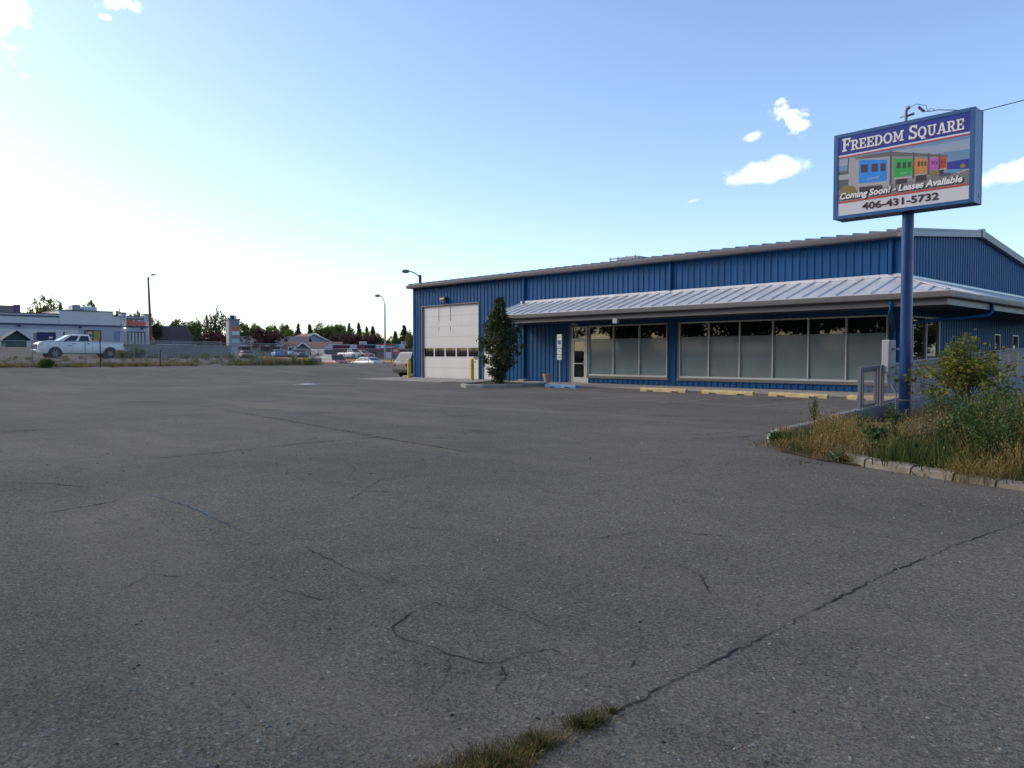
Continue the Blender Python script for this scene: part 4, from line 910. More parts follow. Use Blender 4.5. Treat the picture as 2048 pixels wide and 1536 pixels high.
# sapling on the verge
sx_, _z = FW(1935, 800, -12.6); 
st_ = thing('sapling', 'spreading sapling with yellowing green leaves among the weeds near the blue sign pole', 'tree', sx_, -12.6, .05)
M_LEAFS = mat('sapling_leaf', (.09, .12, .02), .5, island=[(.055, .085, .018), (.10, .135, .024), (.16, .19, .03), (.26, .25, .04), (.085, .12, .02), (.32, .21, .04)], trans=.4, spec=.3)
tr = MB(); cents = []
tr.tube([(0, 0, -.05), (.02, .01, .35), (.0, 0, .6)], [.03, .026, .022], 8)
for k in range(46):
    a_ = random.uniform(0, 2*PI); t_ = random.random(); up = random.uniform(.35, 1.0); L_ = np.interp(up, [.35, .5, .75, 1], [1.2, 1.15, .68, .24])*random.uniform(.45, 1.1)
    tip = Vector((L_*math.cos(a_), L_*math.sin(a_), .45+1.45*up*random.uniform(.75, 1))); b0 = Vector((0, 0, random.uniform(.3, .6))) ; md_ = b0.lerp(tip, .5)+Vector((0, 0, .10+.1*random.random()))
    tr.tube([b0, md_, tip], [.012, .008, .003], 5)
    for j in range(5): f = .45+.55*j/4; cents.append(tuple((md_.lerp(tip, (f-.5)*2) if f > .5 else b0.lerp(md_, f*2))+Vector((random.gauss(0, .04), random.gauss(0, .04), random.gauss(0, .03)))))
tr.tube([(0, 0, .5), (.03, .02, 1.2), (.02, 0, 1.75)], [.018, .01, .003], 5)
for j in range(7): cents.append((random.gauss(.02, .06), random.gauss(0, .06), 1.0+.12*j))
tr.build('trunk', M_BARK, st_)
V, F = leaf_cloud(cents+[(random.gauss(0, .5), random.gauss(0, .5), random.uniform(.55, 1.15)) for _ in range(60)], 11, .06, .085, .4); link('crown', leaf_mesh('crown', V, F, M_LEAFS), None, st_)
# bare shrub twigs behind it
bt = thing('bare_shrub', 'leafless twiggy shrub rising behind the sapling under the canopy', 'shrub', 7.6, -8.6, .1); tr = MB()
for k in range(9):
    a_ = random.uniform(0, 6.28); tip = Vector((.5*math.cos(a_), .4*math.sin(a_), random.uniform(1.9, 2.6))); tr.tube([(0, 0, -.05), tip*.5+Vector((0, 0, .1)), tip], [.012, .008, .003], 5)
    for j in range(3): p_ = tip*random.uniform(.55, .9); tr.tube([p_, p_+Vector((random.gauss(0, .2), random.gauss(0, .2), .3))], [.005, .002], 4)
tr.build('twigs', M_BARK, bt)
# single weeds one can pick out
def leafy_weed(px, py, h, w_, n, lsz, m, name, label, cat='weed', dy=0):
    q = GP(px, py); t = thing(name, label, cat, q[0], q[1]+dy, .0, random.random()*6); s = MB(); c = []
    for k in range(n):
        a_ = random.uniform(0, 6.28); L_ = w_*random.uniform(.2, 1); tip = Vector((L_*math.cos(a_), L_*math.sin(a_), h*random.uniform(.55, 1))); s.tube([(L_*.15*math.cos(a_), L_*.15*math.sin(a_), -.02), tip*.55+Vector((0, 0, h*.08)), tip], [.006, .004, .0015], 4)
        for j in range(6): f = .3+.7*j/5; c.append(tuple(tip*f+Vector((0, 0, h*.05))))
    s.build('stems', M_WEED, t); V, F = leaf_cloud(c, 6, lsz*.7, lsz, .3); link('leaves', leaf_mesh('leaves', V, F, m), None, t); return t
leafy_weed(1770, 912, .42, .26, 22, .075, M_WEED, 'leafy_weed', 'bushy dark green broadleaf weed just behind the verge kerb, near the sign pole')
leafy_weed(1815, 925, .30, .22, 16, .065, M_WEED, 'leafy_weed', 'low dark green broadleaf weed hanging to the verge kerb beside a taller one')
leafy_weed(2000, 945, .62, .36, 30, .055, M_WEED, 'leafy_weed', 'dark dense weed bush at the end of the verge kerb')
leafy_weed(1960, 890, .85, .40, 26, .05, M_WEED, 'tall_weed', 'tall dark green weed in front of the sapling')
leafy_weed(2040, 905, .95, .40, 26, .06, M_WEED, 'tall_weed', 'tall bright green weed beside the sapling at the verge')
leafy_weed(1880, 885, .70, .25, 16, .05, M_GREY, 'grey_weed', 'grey-green upright weed between sign pole and sapling')
leafy_weed(1627, 862, .62, .17, 26, .022, M_WEED, 'feathery_weed', 'tall feathery weed growing on the ramp kerb in front of the wheel stops')
leafy_weed(1552, 890, .22, .10, 12, .04, M_WEED, 'leafy_weed', 'small dark weed at the rounded end of the ramp kerb')
leafy_weed(1682, 924, .12, .18, 18, .045, M_GREY, 'creeping_weed', 'low grey-green weed creeping over the end of the verge kerb')
for (px, py, h_, w_, n_, l_, m_, lb) in ((1850, 915, .5, .3, 20, .045, M_GREY, 'grey-green weed sprawling behind the low broadleaf weed'), (1905, 925, .55, .3, 24, .05, M_WEED, 'dense green weed between the broadleaf weeds and the dark bush'), (1925, 880, .8, .3, 20, .04, M_GREY, 'grey feathery weed rising at the foot of the sapling'),
    (2010, 880, .9, .4, 26, .04, M_GREY, 'wide grey-green weed beside the tall bright green one'), (1990, 860, .85, .3, 20, .05, M_WEED, 'upright green weed behind the wide grey one'), (1720, 880, .42, .2, 16, .04, M_WEED, 'green weed in the dry grass before the railing'), (1665, 890, .32, .2, 16, .035, M_WEED, 'small green weed in the dry grass by the ramp kerb'), (2044, 935, .7, .35, 24, .05, M_WEED, 'leafy weed overhanging the far kerb stones'), (1790, 870, .5, .2, 14, .045, M_WEED, 'green weed at the foot of the conduit')):
    leafy_weed(px, py, h_, w_, n_, l_, m_, 'verge_weed', lb)
for i in range(20):
    px = random.uniform(1875, 2060); py = random.uniform(872, 925)+(px-1790)*.10
    leafy_weed(px, py, random.uniform(.45, .85), random.uniform(.18, .32), random.randint(12, 22), random.uniform(.035, .06), random.choice((M_WEED, M_WEED, M_GREY, M_GRN)), 'verge_weed', 'knee-high leafy weed among the dry grass of the verge')['group'] = 'leafy weeds scattered in the verge'
for i, (px, py, hh) in enumerate(((1822, 880, .60), (1812, 876, .42), (1878, 880, .72), (1935, 870, .85), (1800, 885, .40))):
    q = GP(px, py); t = thing('dried_flower', 'dried brown flower stalk with a round seed head near the sign pole', 'plant', q[0], q[1], .05, random.random()*6, 'dried flower stalks in the verge')
    MB().tube([(0, 0, -.03), (.01, 0, hh*.6), (.05, 0, hh)], [.005, .004, .003], 5).build('stem', M_DRY, t)
    MB().lathe([(.006, -.012), (.022, -.004), (.026, .008), (.016, .016), (.002, .018)], c=(.05, 0, hh), n=10).build('seed_head', mat('seed_head', (.17, .08, .035), .9), t)

# ================================================================= vehicles
def wheel(t, x, y, r, wd, spokes=6, rim=M_RIM):
    s = 1 if y > 0 else -1
    w_ = MB().lathe([(r*.60, -wd/2), (r*.93, -wd/2), (r, -wd*.36), (r, wd*.36), (r*.93, wd/2), (r*.60, wd/2)], c=(x, y, r), n=24, axis='y').build('wheel', M_TYRE, t, smooth=True)
    rb = MB(); yo = y+s*(wd/2-.02)
    rb.lathe([(r*.16, -.012), (r*.16, .018)], c=(x, yo, r), n=10, axis='y')
    for k in range(spokes):
        a = 2*PI*k/spokes; rb.bar((x+math.cos(a)*r*.12, yo, r+math.sin(a)*r*.12), (x+math.cos(a)*r*.60, yo, r+math.sin(a)*r*.60), r*.17, .03)
    n = 24; vs = []
    for k in range(n):
        a = 2*PI*k/n
        for q in (.57, .655): vs.append((x+math.cos(a)*r*q, yo+s*.008, r+math.sin(a)*r*q))
    rb.add(vs, [(2*k, 2*k+1, (2*k+3) % (2*n), (2*k+2) % (2*n)) for k in range(n)])
    rb.build('rim', rim, w_, fix=False)
    MB().lathe([(r*.56, -.002), (r*.56, .002)], c=(x, y+s*(wd/2-.06), r), n=20, axis='y').build('hub', M_BLACK, w_)
def loft(secs):
    n = len(secs[0]); mb = MB(); mb.add([p for s in secs for p in s], [(i*n+k, i*n+(k+1) % n, i*n+n+(k+1) % n, i*n+n+k) for i in range(len(secs)-1) for k in range(n)]+[tuple(range(n)), tuple(range(len(secs)*n-1, len(secs)*n-n-1, -1))]); return mb
def bodysec(x, w_, zb, zt): return [(x, -w_*.90, zb), (x, -w_*.99, zb+(zt-zb)*.22), (x, -w_, zb+(zt-zb)*.55), (x, -w_*.965, zb+(zt-zb)*.86), (x, -w_*.86, zt), (x, 0, zt+.025), (x, w_*.86, zt), (x, w_*.965, zb+(zt-zb)*.86), (x, w_, zb+(zt-zb)*.55), (x, w_*.99, zb+(zt-zb)*.22), (x, w_*.90, zb)]
def vehicle(name, label, cat, lx, ly, rot, paint, top, gh, W_, axles, r, zb=.24, z=None, roofm=None, group=None, lights=True, glassx=None, two=None, bed=None):
    """top: [(x, z)] from tail to nose; gh: (x rear base, x rear roof, x front roof, x front base, roof z)"""
    t = thing(name, label, cat, lx, ly, z, rot, group); hw = W_/2
    x0, x1 = top[0][0], top[-1][0]; secs = []
    for (x, zt) in top:
        e = min(x-x0, x1-x); k = 1-.10*max(0, 1-e/.35); secs.append(bodysec(x, hw*k, zb+(.10 if e < .05 else 0), zt))
    body = loft(secs).build('body', paint, t, smooth=True)
    if two: 
        mb = loft([[(p[0], p[1]*1.004, min(p[2], two[1])) for p in s][:3]+[(s[0][0], s[8][1]*1.004, min(s[8][2], two[1])), (s[0][0], s[9][1]*1.004, s[9][2]), (s[0][0], s[10][1]*1.004, s[10][2])] for s in secs]); mb.build('lower_panel', two[0], body)
    def belt(x): return float(np.interp(x, [p[0] for p in top], [p[1] for p in top]))
    xa, xb, xc, xd, zr = gh; wb, wt = hw*.90, hw*.74
    rows = [(xa, belt(xa)-.03, wb), (xb, zr-.02, wt), (xb+.25, zr, wt), (xc-.25, zr, wt), (xc, zr-.03, wt), (xd, belt(xd)-.03, wb)]
    g = MB(); zl = min(belt(xa), belt(xd))-.05
    def side(s): return [(xa, s*wb, belt(xa)-.03), (xb, s*wt, zr-.03), (xc, s*wt, zr-.04), (xd, s*wb, belt(xd)-.03)]
    L_, R2 = side(-1), side(1)
    crown = [(xb+.15, -wt*.85, zr), (xc-.15, -wt*.85, zr-.005), (xc-.15, wt*.85, zr-.005), (xb+.15, wt*.85, zr)]
    g.add(L_+R2+crown, [(0, 1, 2, 3), (7, 6, 5, 4), (0, 4, 5, 1), (3, 2, 6, 7), (1, 8, 9, 2), (5, 6, 10, 11), (8, 11, 10, 9), (1, 5, 11, 8), (2, 9, 10, 6)]); cabin = g.build('cabin', roofm or paint, t, smooth=True)
    # glazing set just proud of the cabin
    def ip(s, fx, fz):
        lo = (xa+(xd-xa)*fx); hi = (xb+(xc-xb)*fx); zl_ = belt(lo)-.03; zh = zr-.035
        return Vector((lo+(hi-lo)*fz, s*(wb+(wt-wb)*fz+.008), zl_+(zh-zl_)*fz))
    gx_ = glassx or [(.10, .48), (.53, .90)]
    for s in (-1, 1):
        for (a, b) in gx_:
            q = [ip(s, a, .16), ip(s, b, .16), ip(s, b, .88), ip(s, a, .88)]; mb = MB(); mb.add(q+[p-Vector((0, s*.02, 0)) for p in q], [(0, 1, 2, 3), (0, 4, 5, 1), (1, 5, 6, 2), (2, 6, 7, 3), (3, 7, 4, 0)]); mb.build('side_window', M_CARG, cabin)
    for (xlo, xhi, nm) in ((xd, xc, 'windscreen'), (xa, xb, 'rear_window')):
        sgn = 1 if nm == 'windscreen' else -1; zl_ = belt(xlo)-.03; zh = zr-.04
        def fp(f, s): return Vector((xlo+(xhi-xlo)*f+sgn*.012, s*(wb+(wt-wb)*f)*.9, zl_+(zh-zl_)*f+.008))
        q = [fp(.12, -1), fp(.12, 1), fp(.92, 1), fp(.92, -1)]; mb = MB(); mb.add(q, [(0, 1, 2, 3)]); mb.build(nm, M_CARG, cabin)
    for ax in axles:
        for s in (-1, 1):
            MB().lathe([(r*1.22, -.10), (r*1.22, .008)] if s > 0 else [(r*1.22, -.008), (r*1.22, .10)], c=(ax, s*hw*1.0, r+.03), n=24, axis='y').build('wheel_arch', M_BLACK, body)
            wheel(t, ax, s*(hw-.085), r, .22)
    if lights:
        for s in (-1, 1):
            zt = belt(x0+.1); MB().bev(x0-.015, x0+.16, s*hw*.70-.12, s*hw*.70+.12, zt-.30, zt-.10, .02).build('tail_light', M_TAIL, body)
            zt = belt(x1-.15); MB().bev(x1-.24, x1+.008, s*hw*.68-.15, s*hw*.68+.15, zt-.20, zt-.06, .02).build('headlight', M_HEAD, body)
    MB().box(x0-.04, x0+.1, -hw*.84, hw*.84, zb+.06, zb+.24).build('bumper', M_BLACK if cat != 'truck' else M_CHROME, body)
    MB().box(x1-.1, x1+.03, -hw*.82, hw*.82, zb+.06, zb+.24).build('bumper', M_BLACK if cat != 'truck' else M_CHROME, body)
    return t, body, cabin
def paint(n, c): return mat('paint_'+n, c, .4, coat=.25, spec=.4)
# white crew-cab pickup behind the chain-link fence: nose towards -y
TP = paint('white', (.80, .79, .77)); tl = 6.63; X = lambda d: tl/2-d
t, body, cabin = vehicle('pickup_truck', 'white crew-cab pickup truck with chrome wheels behind the chain-link fence', 'truck', -61.3, -11.15, -PI/2, TP,
    [(X(6.5), 1.28), (X(6.40), 1.33), (X(4.02), 1.33), (X(3.98), 1.36), (X(1.5), 1.40), (X(1.2), 1.46), (X(.45), 1.40), (X(.14), 1.28), (X(.02), 1.12)],
    (X(4.0), X(3.80), X(2.35), X(1.42), 1.97), 2.0, (X(1.23), X(5.35)), .42, .42, glassx=[(.07, .42), (.50, .86)], lights=False)
MB().box(X(6.38), X(4.10), -.80, .80, 1.343, 1.352).build('bed_floor', mat('bed_dark', (.05, .05, .055), .8), body)
mb = MB(); mb.box(X(6.40), X(4.06), -.93, -.82, 1.30, 1.37); mb.box(X(6.40), X(4.06), .82, .93, 1.30, 1.37); mb.build('bed_rail', TP, body)
MB().bev(X(5.9), X(4.3), -.7, .7, 1.353, 1.46, .05).build('bed_load', mat('tarp_grey', (.35, .36, .38), .7), body)
for s in (-1, 1):
    MB().bev(X(6.55), X(6.42), s*.86-.13, s*.86+.13, .98, 1.24, .02).build('tail_light', M_TAIL, body)
    MB().bev(X(.50), X(.10), s*.83-.14, s*.83+.14, 1.08, 1.26, .03).build('headlight', M_HEAD, body)
    for d_ in (2.62, 3.72): MB().bar((X(d_)-.11, s*1.005, 1.22), (X(d_)+.11, s*1.005, 1.22), .03, .045).build('door_handle', M_BLACK, body)
    for d_ in (1.52, 2.52, 3.98): MB().box(X(d_)-.006, X(d_)+.006, s*1.0-.006, s*1.0+.006, .50, 1.28).build('door_gap', M_GAP, body)
    MB().bev(X(2.05), X(1.93), s*1.13-.10, s*1.13+.10, 1.36, 1.58, .03).build('mirror', M_BLACK, body)
    MB().box(X(2.45), X(2.1), s*1.004-.004, s*1.004+.004, 1.02, 1.10).build('badge', mat('badge_grey', (.3, .31, .34), .5), body)
    MB().box(X(4.6), X(1.75), s*.93-.06, s*.93+.06, .36, .42).build('rocker', M_BLACK, body)
MB().bev(X(.16), X(-.03), -.62, .62, .72, 1.16, .03).build('grille', M_BLACK, body)
MB().bev(X(.28), X(-.12), -.98, .98, .50, .74, .05).build('bumper', M_CHROME, body); MB().bev(X(6.72), X(6.52), -.95, .95, .52, .74, .03).build('bumper', M_CHROME, body)
MB().bev(X(-.10), X(-.135), -.30, .30, .54, .66, .01).build('air_intake', M_BLACK, body)
# grey compact SUV at the far end of the blue building, tail towards us
vehicle('parked_suv', 'grey compact SUV parked past the far end of the blue building', 'car', -31.1, 2.3, PI/2, paint('graphite', (.10, .105, .11)),
    [(-2.25, .82), (-2.2, 1.0), (-1.9, 1.05), (.75, 1.08), (1.3, 1.02), (2.0, .92), (2.2, .78)], (-2.12, -1.75, .35, 1.25, 1.66), 1.82, (-1.36, 1.30), .345, .26, glassx=[(.05, .26), (.29, .58), (.61, .90)])
# cars beyond the crest
SED = [(-2.35, .78), (-2.28, .98), (-1.65, 1.02), (.9, .98), (1.7, .90), (2.2, .78), (2.35, .62)]; SEDG = (-1.75, -.95, .35, 1.15, 1.44)
WAG = [(-2.35, .82), (-2.3, 1.02), (-1.9, 1.06), (1.0, 1.06), (1.8, 1.0), (2.2, .9), (2.35, .66)]; WAGG = (-2.22, -1.95, .45, 1.15, 1.70)
def at(px, Y): return PL(px, Y)
x, y = at(733, 89); vehicle('sedan', 'white sedan seen from behind, half hidden by the crest of the lot', 'car', x, y, PI+.12, paint('cream', (.62, .63, .60)), SED, SEDG, 1.82, (-1.4, 1.38), .33)
x, y = at(671, 89); vehicle('wagon', 'dark red wagon half hidden by the crest of the lot beside the white sedan', 'car', x, y, -.15, paint('maroon', (.25, .045, .04)), WAG, WAGG, 1.85, (-1.4, 1.4), .34, glassx=[(.06, .30), (.34, .60), (.64, .92)])
x, y = at(649, 108); van, _b, _c = vehicle('van', 'dark van with a white roof by the houses', 'van', x, y, .1, paint('navy', (.02, .025, .05)), [(-2.5, .9), (-2.45, 1.15), (1.2, 1.15), (2.0, 1.05), (2.45, .9), (2.5, .7)], (-2.42, -2.3, .9, 1.7, 2.0), 1.95, (-1.6, 1.6), .35, z=.25, glassx=[(.05, .30), (.34, .60), (.64, .92)])
MB().bev(-2.3, .95, -.72, .72, 1.985, 2.06, .04).build('roof_panel', M_WHITE, van)
x, y = at(494, 124); vehicle('hatchback', 'dark red hatchback beside the striped pylon sign', 'car', x, y, -.2, paint('wine', (.16, .015, .02)), SED, (-2.0, -1.3, .35, 1.2, 1.46), 1.8, (-1.38, 1.38), .32)
x, y = at(556, 126); vehicle('coupe', 'bright blue car parked by the yellow kerb', 'car', x, y, PI-.3, paint('azure', (.06, .17, .42)), SED, SEDG, 1.8, (-1.38, 1.38), .32)
x, y = at(585, 136); vehicle('small_pickup', 'pale blue pickup with raised cab behind the bright blue car', 'truck', x, y, -.4, paint('pale_blue', (.40, .46, .55)), [(-2.6, 1.0), (-2.5, 1.1), (.1, 1.1), (.2, 1.12), (1.6, 1.1), (2.4, 1.0), (2.6, .7)], (-.2, 0, .7, 1.3, 1.85), 1.85, (-1.7, 1.7), .37, .35)
x, y = at(600, 126); vehicle('sedan', 'dark grey sedan beside the bright blue car', 'car', x, y, -.3, paint('charcoal', (.03, .035, .045)), SED, SEDG, 1.8, (-1.38, 1.38), .32)
x, y = at(437, 102); vehicle('sedan', 'silver blue sedan parked behind the chain-link fence near the pylon sign', 'car', x, y, -.3, paint('silver_blue', (.33, .38, .46)), SED, SEDG, 1.8, (-1.38, 1.38), .32)
x, y = at(702, 128); vehicle('small_pickup', 'small white pickup in front of the mansard shop', 'truck', x, y, .2, paint('dull_white', (.5, .5, .53)), [(-2.4, .95), (-2.3, 1.0), (.1, 1.0), (.2, 1.05), (1.5, 1.05), (2.2, .95), (2.4, .7)], (-.2, 0, .7, 1.3, 1.7), 1.75, (-1.5, 1.5), .34)
x, y = at(724, 128); vehicle('sedan', 'dull red car parked before the mansard shop', 'car', x, y, .15, paint('brick', (.26, .05, .045)), SED, SEDG, 1.8, (-1.38, 1.38), .32)

# ================================================================= fences
M_WIRE = mat('fence_wire', (.28, .29, .31), .5, metal=.4)
def chain_fence(x, y0, y1, hgt, label, step=3.0, zoff=None, wire=True, top=True, skip=()):
    t = thing('chain_link_fence', label, 'fence', x, y0); zb = Hf(x, y0); g = lambda y: (Hf(x, y0+y) if zoff is None else zoff)-zb
    L_ = y1-y0; n = max(1, round(L_/step)); st = L_/n
    for i in range(n+1):
        z = g(i*st); r_ = .036 if i % 4 == 0 else .026
        MB().lathe([(r_, z-.1), (r_, z+hgt), (r_*.7, z+hgt+.03), (.004, z+hgt+.04)], c=(0, i*st, 0), n=8).build('post', M_STEEL, t)
    for i in range(n):
        if i in skip: continue
        if top: MB().tube([(0, i*st, g(i*st)+hgt-.02), (0, (i+1)*st, g((i+1)*st)+hgt-.02)], .022, 6).build('top_rail', M_STEEL, t)
    if wire:
        w_ = MB(); sp = .11; k = -hgt
        while k < L_:
            for s in (1, -1):
                a0 = max(0, k); a1 = min(L_, k+hgt)
                if a1-a0 > .05:
                    h0 = (a0-k) if s > 0 else hgt-(a0-k); h1 = (a1-k) if s > 0 else hgt-(a1-k)
                    w_.bar((0.004*s, a0, g(a0)+h0+.02), (0.004*s, a1, g(a1)+h1-.02), .004, .004)
            k += sp
        o = w_.build('chain_mesh', M_WIRE, t, fix=False)
    return t
chain_fence(-46.9, -30, 1.0, 1.72, 'galvanised chain-link fence along the weedy edge of the lot before the white pickup')
chain_fence(-53.4, 4.0, 20.0, 1.42, 'galvanised chain-link fence on the crest of the lot before the parked cars', 2.7)
chain_fence(-69.3, -7, 4.2, .62, 'short chain-link fence standing on top of the grey retaining wall', 1.6, zoff=2.3)
# loose dark stakes in the weeds
for (px, Y, hh) in ((201, 52.0, 1.9), (321, 54.5, 1.15)):
    x, y = PL(px, Y); tag(MB().bev(-.03, .03, -.03, .03, -.1, hh, .005).build('fence_stake', mat('dark_stake', (.03, .035, .03), .8), None, loc=W(x, y, Hf(x, y)), rotz=TH), 'tall dark stake standing in front of the white pickup' if hh > 1.5 else 'short dark stake beside a fence post in the weeds', 'stake')
mb = MB()
for i in range(24):
    y0_ = -7.5+i*.5; mb.box(-68.1, -67.75, y0_, y0_+.4985, .4, 2.42)
mb = MB().box(-68.1, -67.75, -7.6, 4.6, .4, 2.42); ret = mb.build('retaining_wall', M_CONCD, None, **BASE); tag(ret, 'long grey concrete retaining wall below the white shop', 'wall')
mb = MB().box(-68.14, -67.70, -7.64, 4.64, 2.421, 2.50).build('coping', M_CONCD, ret); 

# ================================================================= white shop on the left (face parallel to local y)
PX = -94.0; gz = 2.3
shop = thing('pizza_shop', 'long grey and white flat-roofed takeaway shop with orange lettering', 'building', PX, 0, gz)
def pz(px, py): y, z = SW(px, py, PX); return y, z-gz
M_STUC = mat('stucco_pale', (.62, .59, .57), .9, var=.06, vscale=.6); M_STUCB = mat('stucco_blue', (.38, .39, .44), .9, var=.06, vscale=.6); M_BAND = mat('band_navy', (.05, .065, .12), .6)
yR, zR = pz(303, 631); yL = -34.0; zb1, zb0 = pz(150, 650.5)[1], 0
MB().box(-16, 0, yL, yR, -.6, zb1).build('lower_wall', M_STUCB, shop)
MB().box(-16, .02, yL, yR+.02, zb1, pz(60, 627)[1]).build('upper_wall', M_STUC, shop)
MB().box(.021, .12, yL, yR+.03, zb1-.10, zb1+.10).build('trim_band', M_BAND, shop)
ya, yb = pz(118, 640)[0], pz(225, 640)[0]; MB().box(-8, .10, ya, yb, zb1+.101, pz(118, 621)[1]).build('parapet', M_STUC, shop); zp = pz(118, 621)[1]
MB().box(-8.05, .16, ya-.05, yb+.05, zp, zp+.12).build('parapet_cap', M_BAND, shop)
zu = pz(60, 627)[1]; MB().box(.0205, .10, yL, ya-.06, zu-.35, zu-.18).build('cornice', M_BAND, shop); MB().box(-.3, .12, yL, ya-.06, zu, zu+.1).build('parapet_cap', M_BAND, shop)
for (a_, b_, tp) in ((242, 252, 627), (288, 302.5, 630)):
    p_, q_ = pz(a_, 640)[0], pz(b_, 640)[0]; z_ = pz(a_, tp)[1]; MB().box(-1, .16, p_, q_, zb1+.102, z_).build('pier', M_STUC, shop); MB().box(-1.05, .22, p_-.06, q_+.06, z_, z_+.14).build('parapet_cap', M_BAND, shop)
    MB().box(.165, .185, p_+(q_-p_)*.3, q_-(q_-p_)*.3, zb1+.7, zb1+1.6).build('inset_panel', M_STUCB, shop)
p_, q_ = pz(253, 640)[0], pz(287, 640)[0]; MB().box(.0215, .11, p_, q_, zu-.34, zu-.18).build('cornice', M_BAND, shop); MB().box(-.3, .12, pz(226, 640)[0], yR-.6, zu, zu+.1).build('parapet_cap', M_BAND, shop)
# lettering
lp, lq = pz(253.5, 645)[0], pz(291, 645)[0]; zl0 = pz(270, 651)[1]; zl1 = pz(270, 639.8)[1]
M_ORG = mat('letter_orange', (.9, .12, .04), .4)

def side_text(body, y0, y1, z0, h, x, m, parent, bold=.03):
    me, v = text(body, .5, bold*.5); mn, mx = v.min(0), v.max(0)
    for p in me.vertices: p.co = (x, y0+(p.co.x-mn[0])/(mx[0]-mn[0])*(y1-y0), z0+(p.co.y-mn[1])/(mx[1]-mn[1])*h)
    me.materials.clear(); return link('lettering', me, m, parent)
side_text('Little Caesars', lp-.06, lq+.06, zl0-.05, zl1-zl0+.1, .15, mat('letter_edge', (.30, .02, .02), .5), shop, .10)
side_text('Little Caesars', lp, lq, zl0, zl1-zl0, .19, M_ORG, shop, .035)
# windows, poster, wall lamps
def swin(a_, b_, t_, u_, n, glass, nm='window', fm=None):
    p_, q_ = pz(a_, t_)[0], pz(b_, t_)[0]; z1_, z0_ = pz(a_, t_)[1], pz(a_, u_)[1]; f = MB(); wd_ = .10
    f.box(.005, .08, p_, q_, z1_-wd_, z1_); f.box(.005, .08, p_, q_, z0_, z0_+wd_); st_2 = (q_-p_-wd_)/n
    for i in range(n+1): f.box(.005, .079, p_+i*st_2, p_+i*st_2+wd_, z0_+wd_+.001, z1_-wd_-.001)
    fo = f.build(nm, fm or mat('frame_maroon', (.06, .025, .03), .5), shop)
    for i in range(n): MB().box(.012, .03, p_+i*st_2+wd_, p_+(i+1)*st_2, z0_+wd_, z1_-wd_).build('pane', glass[i % len(glass)], fo)
    return fo, p_, q_, z0_, z1_
swin(255, 290, 663, 690, 5, [mat('blind_a', (.42, .44, .45), .5), mat('blind_b', (.46, .46, .48), .5), mat('blind_c', (.40, .42, .45), .5), mat('blind_d', (.48, .43, .36), .5)])
fo, p_, q_, z0_, z1_ = swin(168.5, 202, 660, 684, 2, [mat('poster_orange', (.52, .14, .03), .5, var=.25, vscale=1.5), mat('poster_green', (.42, .26, .05), .5, var=.35, vscale=1.2)])
MB().lathe([(.42, .032), (.42, .045)], c=(0, p_+(q_-p_)*.36, z0_+(z1_-z0_)*.55), n=16, axis='x').build('poster_disc', mat('poster_cream', (.5, .45, .38), .6), fo)
MB().lathe([(.20, .046), (.20, .052)], c=(0, p_+(q_-p_)*.36, z0_+(z1_-z0_)*.55), n=12, axis='x').build('poster_disc', mat('poster_dark', (.12, .10, .10), .6), fo)
MB().lathe([(.35, .032), (.35, .045)], c=(0, p_+(q_-p_)*.64, z0_+(z1_-z0_)*.58), n=14, axis='x').build('poster_disc', mat('poster_lime', (.22, .34, .05), .6), fo)
a_, b_ = pz(228, 662), pz(240, 690); MB().box(.003, .03, a_[0], b_[0], 0, a_[1]).build('side_door', mat('door_blue', (.20, .245, .35), .7), shop)
MB().box(.03, .06, yL, pz(156, 660)[0], .0, pz(100, 659)[1]).build('pale_render', M_STUC, shop)
for px in (38, 160, 283): y_ = pz(px, 651)[0]; MB().bev(.121, .35, y_-.13, y_+.13, zb1-.32, zb1-.105, .03).build('wall_lamp', M_BLACK, shop)
for px in (248.5, 299): y_ = pz(px, 655)[0]; MB().lathe([(.05, -.1), (.12, -.06), (.12, .06), (.05, .1)], c=(.25, y_, zb1-.2), n=10).build('wall_lamp', mat('lit_lamp', (.9, .93, 1.0), .4, emit=1.5), shop)
for (a_, b_, t_, bt_, m_, dx) in ((-30, 28, 609, 626, mat('hvac_brown', (.16, .13, .12), .7), -5), (28.5, 41, 609, 626, mat('hvac_violet', (.10, .05, .14), .7), -5), (145, 161, 609, 622, M_STEEL, -6), (166, 194, 613, 622, mat('hvac_white', (.5, .52, .55), .6), -6)):
    (p_, z1_), (q_, _) = SW(a_, t_, PX+dx), SW(b_, t_, PX+dx); z0_ = SW(a_, bt_, PX+dx)[1]-.6; MB().bev(dx-2.2, dx, p_, q_, z0_-gz, z1_-gz, .06).build('rooftop_unit', m_, shop)
